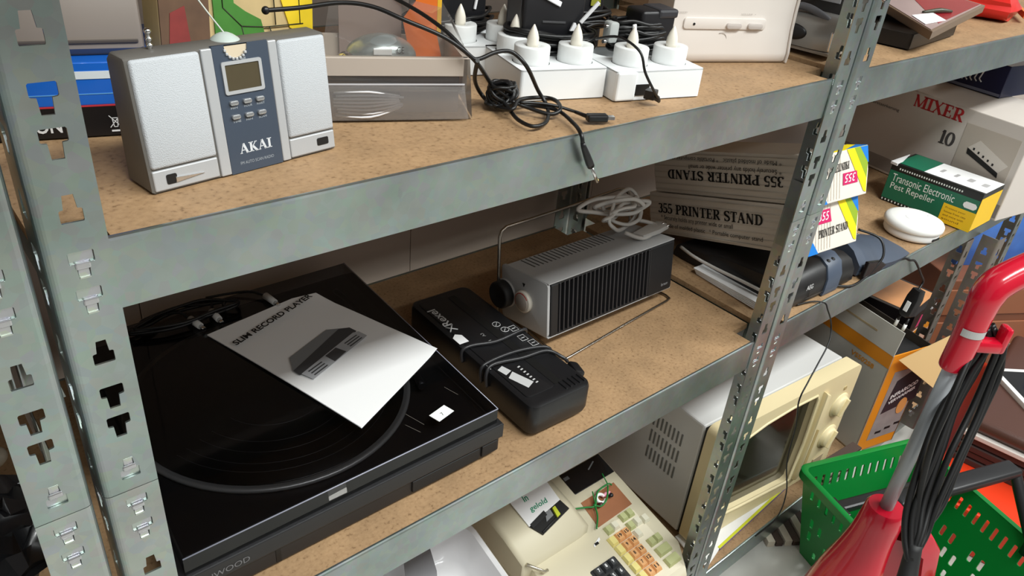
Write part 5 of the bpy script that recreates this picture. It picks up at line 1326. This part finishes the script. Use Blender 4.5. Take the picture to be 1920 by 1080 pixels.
# rack upright to the right
t = thing('rack_upright', 'brownish grey slotted rack upright standing right of the open carton', 'upright', (1.680, .0, -.9835))
RUM = galvanised('galvanised_dull', (140, 132, 124), .45, .6)
def up_part(M=None):
    mb = post_section(-.9835, -.445, 0, 1)
    if M: mb.bm.transform(M)
    return mb
wadd(up_part(Matrix.Translation((1.645,0,0))), 'post', RUM, t)
wadd(up_part(Matrix.Translation((1.722,0,0)) @ Matrix.Rotation(R(-90), 4, 'Z')), 'post', RUM, t)

# ================================================================== AISLE
# ---- green shopping basket
GP = mat('basket_green', (10, 128, 52), .35); GP2 = mat('basket_black', (26,26,28), .4)
ub_, wb_ = Vector((.945,-.327,0)).normalized(), Vector((-.327,-.945,0)).normalized()
BX, BY, BHt = .300, .430, .220
t = thing('shopping_basket', 'green plastic shopping basket with a raised black handle, on the floor', 'basket', (1.172, -.015, ZF), math.degrees(math.atan2(ub_.y, ub_.x)))
# local: x along the short side, -y towards the camera
def side(a, b, a2, b2, n, name, lattice=False):
    """panel from top corners a,b down to bottom corners a2,b2 with slots"""
    a, b, a2, b2 = map(Vector, (a, b, a2, b2))
    Lw = (b-a).length; Hh_ = ((a+b)/2-(a2+b2)/2).length; ins = (Lw - (b2-a2).length)/2
    outer = [(0,Hh_),(Lw,Hh_),(Lw-ins,0),(ins,0)][::-1]
    holes = []
    for k in range(n):
        x = .035 + (Lw-.07)*k/(n-1); holes.append(rrect(.0075, .030, .002, 2, x, Hh_-.040))
    if lattice:
        for r_ in range(3):
            m_ = n-3
            for k in range(m_):
                x = .050 + (Lw-.10)*k/(m_-1); z = .030 + r_*.038
                if (k + r_) % 3 != 2: holes.append(rrect(.009, .026 if r_ else .018, .003, 2, x, z))
    me = plate_mesh(outer, holes, .0028)
    u = (b-a).normalized(); v = ((a+b)/2-(a2+b2)/2).normalized(); o = (a2+b2)/2 - u*Lw/2
    me.transform(basis(o, u, v)); me.materials.append(GP); me.name = name
    return link(name, me, t)
i_ = .035
T4 = [(0,0,BHt),(BX,0,BHt),(BX,-BY,BHt),(0,-BY,BHt)]; B4 = [(i_,-i_,.004),(BX-i_,-i_,.004),(BX-i_,-BY+i_,.004),(i_,-BY+i_,.004)]
side(T4[0], T4[1], B4[0], B4[1], 12, 'side_panel'); side(T4[1], T4[2], B4[1], B4[2], 18, 'side_panel', True); side(T4[2], T4[3], B4[2], B4[3], 12, 'side_panel'); side(T4[3], T4[0], B4[3], B4[0], 18, 'side_panel', True)
MB().box(i_, BX-i_, -BY+i_, -i_, 0, .004).build('bottom', GP, t)
mb = MB(); secs = []
oo, ii = rrect(BX+.022, BY+.022, .022, 5, BX/2, -BY/2), rrect(BX-.002, BY-.002, .014, 5, BX/2, -BY/2)
rings = [[(x,y,BHt-.016) for x,y in oo], [(x,y,BHt+.002) for x,y in oo], [(x,y,BHt+.004) for x,y in rrect(BX+.016,BY+.016,.02,5,BX/2,-BY/2)], [(x,y,BHt+.003) for x,y in ii], [(x,y,BHt-.010) for x,y in ii]]
mb.loft(rings, cap=False); mb.build('rim', GP, t, smooth=True)
for xx in (.004, BX-.004):
    MB().tube([(xx,-.288,BHt-.025),(xx,-.284,BHt+.004),(xx,-.205,BHt+.100),(xx,-.197,BHt+.108)], [.013,.0105,.0105,.0105], 8).build('handle_arm', GP2, t)
MB().box(.0, BX, -.214, -.178, BHt+.098, BHt+.117, .006, seg=3).build('grip', GP2, t, smooth=True)
h2 = MB().box(.014, BX-.014, -.100, -.075, BHt-.035, BHt-.018, .005); h2.box(.0, .022, -.120, -.07, BHt-.03, BHt-.012, .003); h2.build('folded_handle', GP2, t)

# ---- red upright cleaner with grey pole
RD = mat('red_plastic', (196, 16, 44), .2, coat=.4); PG_ = mat('pole_grey', (150,154,158), .4, .3)
PX, PY = .9442, -.2290
t = thing('upright_cleaner', 'red upright floor cleaner with a grey pole and bent red handle', 'floor cleaner', (PX, PY, ZF), -39.8)
zz = lambda z: (.2327 - 1.10*(.2327 - z)) - ZF
MB().cyl((0,0,zz(-.60)), (0,0,zz(-.25)), .0102, n=24).build('pole', PG_, t)
gr = MB().tube([(.0,0,zz(-.290)),(.0,0,zz(-.284)),(.001,0,zz(-.250)),(.001,0,zz(-.210)),(.002,.0,zz(-.186)),(.012,.003,zz(-.170)),(.045,.010,zz(-.152)),(.100,.020,zz(-.127)),(.170,.032,zz(-.098)),(.24,.045,zz(-.068))], [.0165,.0178,.0182,.0188,.0205,.0212,.0205,.0200,.0205,.019], 24, smooth=5).build('handle_grip', RD, t, smooth=True)
secs = []
for a in range(-150, -44, 8): secs.append((.0193*math.cos(R(a)), .0193*math.sin(R(a))))
mb = MB()
for (x0,y0),(x1,y1) in zip(secs, secs[1:]): mb.quad((x0,y0,zz(-.2375)),(x1,y1,zz(-.2375)),(x1,y1,zz(-.2275)),(x0,y0,zz(-.2275)))
mb.build('paper_label', mat('label_grey2', (180,180,178), .5), t)
MB().box(.012, .050, -.010, .010, zz(-.262), zz(-.246), .004).build('cord_hook', RD, t, smooth=True)
MB().box(.044, .054, -.010, .010, zz(-.262), zz(-.226), .004).build('cord_hook_tip', RD, t, smooth=True)
mb = MB(); secs = []
for z, xl, xr, d in ((-.532,-.0225,.0235,.0225),(-.536,-.025,.026,.025),(-.560,-.027,.028,.027),(-.590,-.030,.026,.030),(-.625,-.037,.026,.036),(-.665,-.049,.028,.044),(-.720,-.062,.034,.052),(-.79,-.068,.05,.060)):
    xl, xr, d = 1.15*xl, 1.15*xr, 1.15*d
    n = 24; S_ = []
    for k in range(n):
        a = 2*math.pi*k/n; c = math.cos(a); x = c*(xr if c > 0 else -xl); S_.append((x, d*math.sin(a), zz(z)))
    secs.append(S_)
mb.loft(secs); mb.build('body', RD, t, smooth=True)
mb = MB().prism([(.024,zz(-.548)),(.072,zz(-.560)),(.094,zz(-.585)),(.108,zz(-.64)),(.110,zz(-.684)),(.090,zz(-.684)),(.088,zz(-.64)),(.076,zz(-.600)),(.046,zz(-.590))], -.030, .024, 'y', bev=.004); mb.build('carry_wing', RD, t, smooth=True)
MB().prism([(.028,zz(-.586)),(.078,zz(-.598)),(.090,zz(-.64)),(.092,zz(-.684)),(.024,zz(-.684)),(.026,zz(-.64))], -.010, .010, 'y').build('wing_recess', mat('red_plastic_deep', (150,14,34), .3), t)
MB().ellipsoid((-.036,-.050,zz(-.676)), (.016,.010,.014), 10).build('trigger_button', BLACK, t)
MB().box(-.12, .06, -.10, .05, 0, .090, .02, seg=3).build('floor_head', RD, t, smooth=True)
# its black cord, wound in long loops
t2 = thing('cleaner_cord', 'long loops of black mains cord hanging beside the grey pole', 'cable', (.985, -.238, -.262), -39.8)
CC_ = Vector((-.0924,-.4597,.2327))
def far(p): return CC_ + 1.02*(Vector(p) - CC_)
CP = [far(p) for p in [(0.961,-0.240,-0.268),(0.971,-0.254,-0.295),(0.964,-0.258,-0.335),(0.938,-0.262,-0.385),(0.905,-0.272,-0.440),(0.872,-0.285,-0.500),(0.850,-0.297,-0.535),(0.832,-0.306,-0.560)]]
Mi2 = Matrix.LocRotScale(t2.location, t2.rotation_euler, None).inverted()
rnd = random.Random(21)
for k in range(6):
    ox = (k-2.5)*.0070; oy = rnd.uniform(-.010,.010); P = []
    for q, p in enumerate(CP):
        L0 = Mi2 @ Vector(p); wq = math.sin(math.pi*q/(len(CP)-1))
        P.append((L0.x + ox*(.55 - .35*q/(len(CP)-1) + 1.5*wq) + rnd.uniform(-.003,.003), L0.y + oy + rnd.uniform(-.003,.003), L0.z - .004*abs(k-2.5)))
    MB().tube(P, .0046, 9, smooth=5).build('cord_loop', RUBBER, t2)
P = [Mi2 @ far(p) for p in ((0.960,-0.240,-0.268),(.930,-.246,-.300),(.905,-.252,-.335),(.885,-.258,-.370),(.868,-.264,-.42),(.858,-.280,-.50),(.836,-.304,-.555))]
MB().tube(P, .0046, 9, smooth=5).build('cord_loop', RUBBER, t2)
P = [Mi2 @ far(p) for p in ((.838,-.303,-.550),(.826,-.312,-.580),(.812,-.322,-.610),(.806,-.328,-.650))]
MB().tube(P, [.010,.012,.015,.013], 14, smooth=3).build('cord_cuff', BLACKM, t2)

# ---- things on the floor at the right
BRN = mat('brown_vinyl', (82, 54, 46), .38, bump=.2, bscale=300); ORG = mat('orange_plastic', (222, 58, 24), .35)
t = thing('orange_crate', 'bright orange-red flat crate lid under the brown case, behind the basket', 'crate', (1.625, -.70, ZF), 9)
MB().box(-.06, .60, 0, .60, 0, .110, .006).build('crate', ORG, t); MB().box(-.05, .59, .01, .59, .110, .118, .003).build('lid', ORG, t)
t = thing('brown_case', 'big brown vinyl case with a white edge strip, lying on the orange crate', 'case', (1.705, -.66, ZF+.1182), 9)
for k in range(4): MB().box(.004*(k % 2), .50, .0, .52, .018*k, .018*k+.0155, .002).build('dark_layer', mat('case_layer', (58,42,40), .5), t)
MB().box(-.003, .50, 0, .52, .072, .084, .002).build('white_edge', mat('white_trim', (214,206,200), .4), t)
MB().box(.004, .50, .004, .516, .084, .120, .014, seg=3).build('lid', BRN, t, smooth=True)
MB().box(.02, .49, .26, .262, .1195, .1208).build('lid_crease', mat('crease', (60,38,32), .5), t)
t = thing('black_tablet', 'black flat device with a white rounded rim lying on the brown case', 'tablet', (1.800, -.1720, -.8115), -38)
MB().prism(rrect(.24,.17,.02,5,.12,.0), 0, .012, bev=.002).build('rim', WHITEP, t, smooth=True); MB().prism(rrect(.216,.146,.012,4,.12,0), .0118, .0126).build('screen', GLB, t)
# hanging and leaning goods behind the red handle
t = thing('blue_packet_hanging', 'glossy blue printed packet standing behind the red handle', 'packet', (2.20, .090, -.700), -30)
mb = MB().loft([[(-.10,-.01,0),(.10,-.01,0),(.10,.01,0),(-.10,.01,0)],[(-.10,-.03,.10),(.10,-.03,.10),(.10,.03,.10),(-.10,.03,.10)],[(-.09,-.02,.20),(.09,-.02,.20),(.09,.02,.20),(-.09,.02,.20)],[(-.10,-.002,.235),(.10,-.002,.235),(.10,.002,.235),(-.10,.002,.235)]])
mb.build('packet', mat('blue_film', (60,110,190), .25, var=.5, vscale=14), t, smooth=True)
MB().box(-.09, .09, -.0285, -.026, .165, .20).build('blue_band', mat('deep_blue', (16,90,190), .3), t)
t = thing('lower_crate', 'brown crate carrying the blue packet, behind the red handle', 'crate', (2.20, .10, ZF), -30)
MB().box(-.16, .16, -.10, .12, 0, .3495, .004).build('crate', mat('crate_brown', (124,74,50), .6, var=.2, vscale=8), t)
for k in range(3): MB().box(-.155, .155, -.104, -.098, .03+.105*k, .11+.105*k, .002).build('slat', mat('crate_slat', (146,90,60), .6), t)
t = thing('white_blue_board', 'white board with a blue striped edge leaning by the black bag', 'board', (2.31, -.158, ZF), -30, tilt=(-4, 0))
MB().box(0, .14, 0, .012, 0, .52, .001).build('board', PAPER, t); MB().box(-.004, .0, -.001, .013, 0, .52).build('blue_edge', mat('blue_trim', (22,84,176), .4), t)
t = thing('black_travel_bag', 'black travel bag at the far right behind the brown case', 'bag', (2.62, -.20, ZF), -30)
MB().box(-.08, .30, -.12, .12, 0, .40, .05, seg=4).build('bag', BLACKM, t, smooth=True); MB().tube([(-.04,-.13,.34),(-.045,-.14,.22),(-.04,-.13,.1)], .008, 8, smooth=4).build('strap', RUBBER, t); MB().box(-.03,.02,-.126,-.118,.18,.20,.003).build('buckle', CHROME, t)
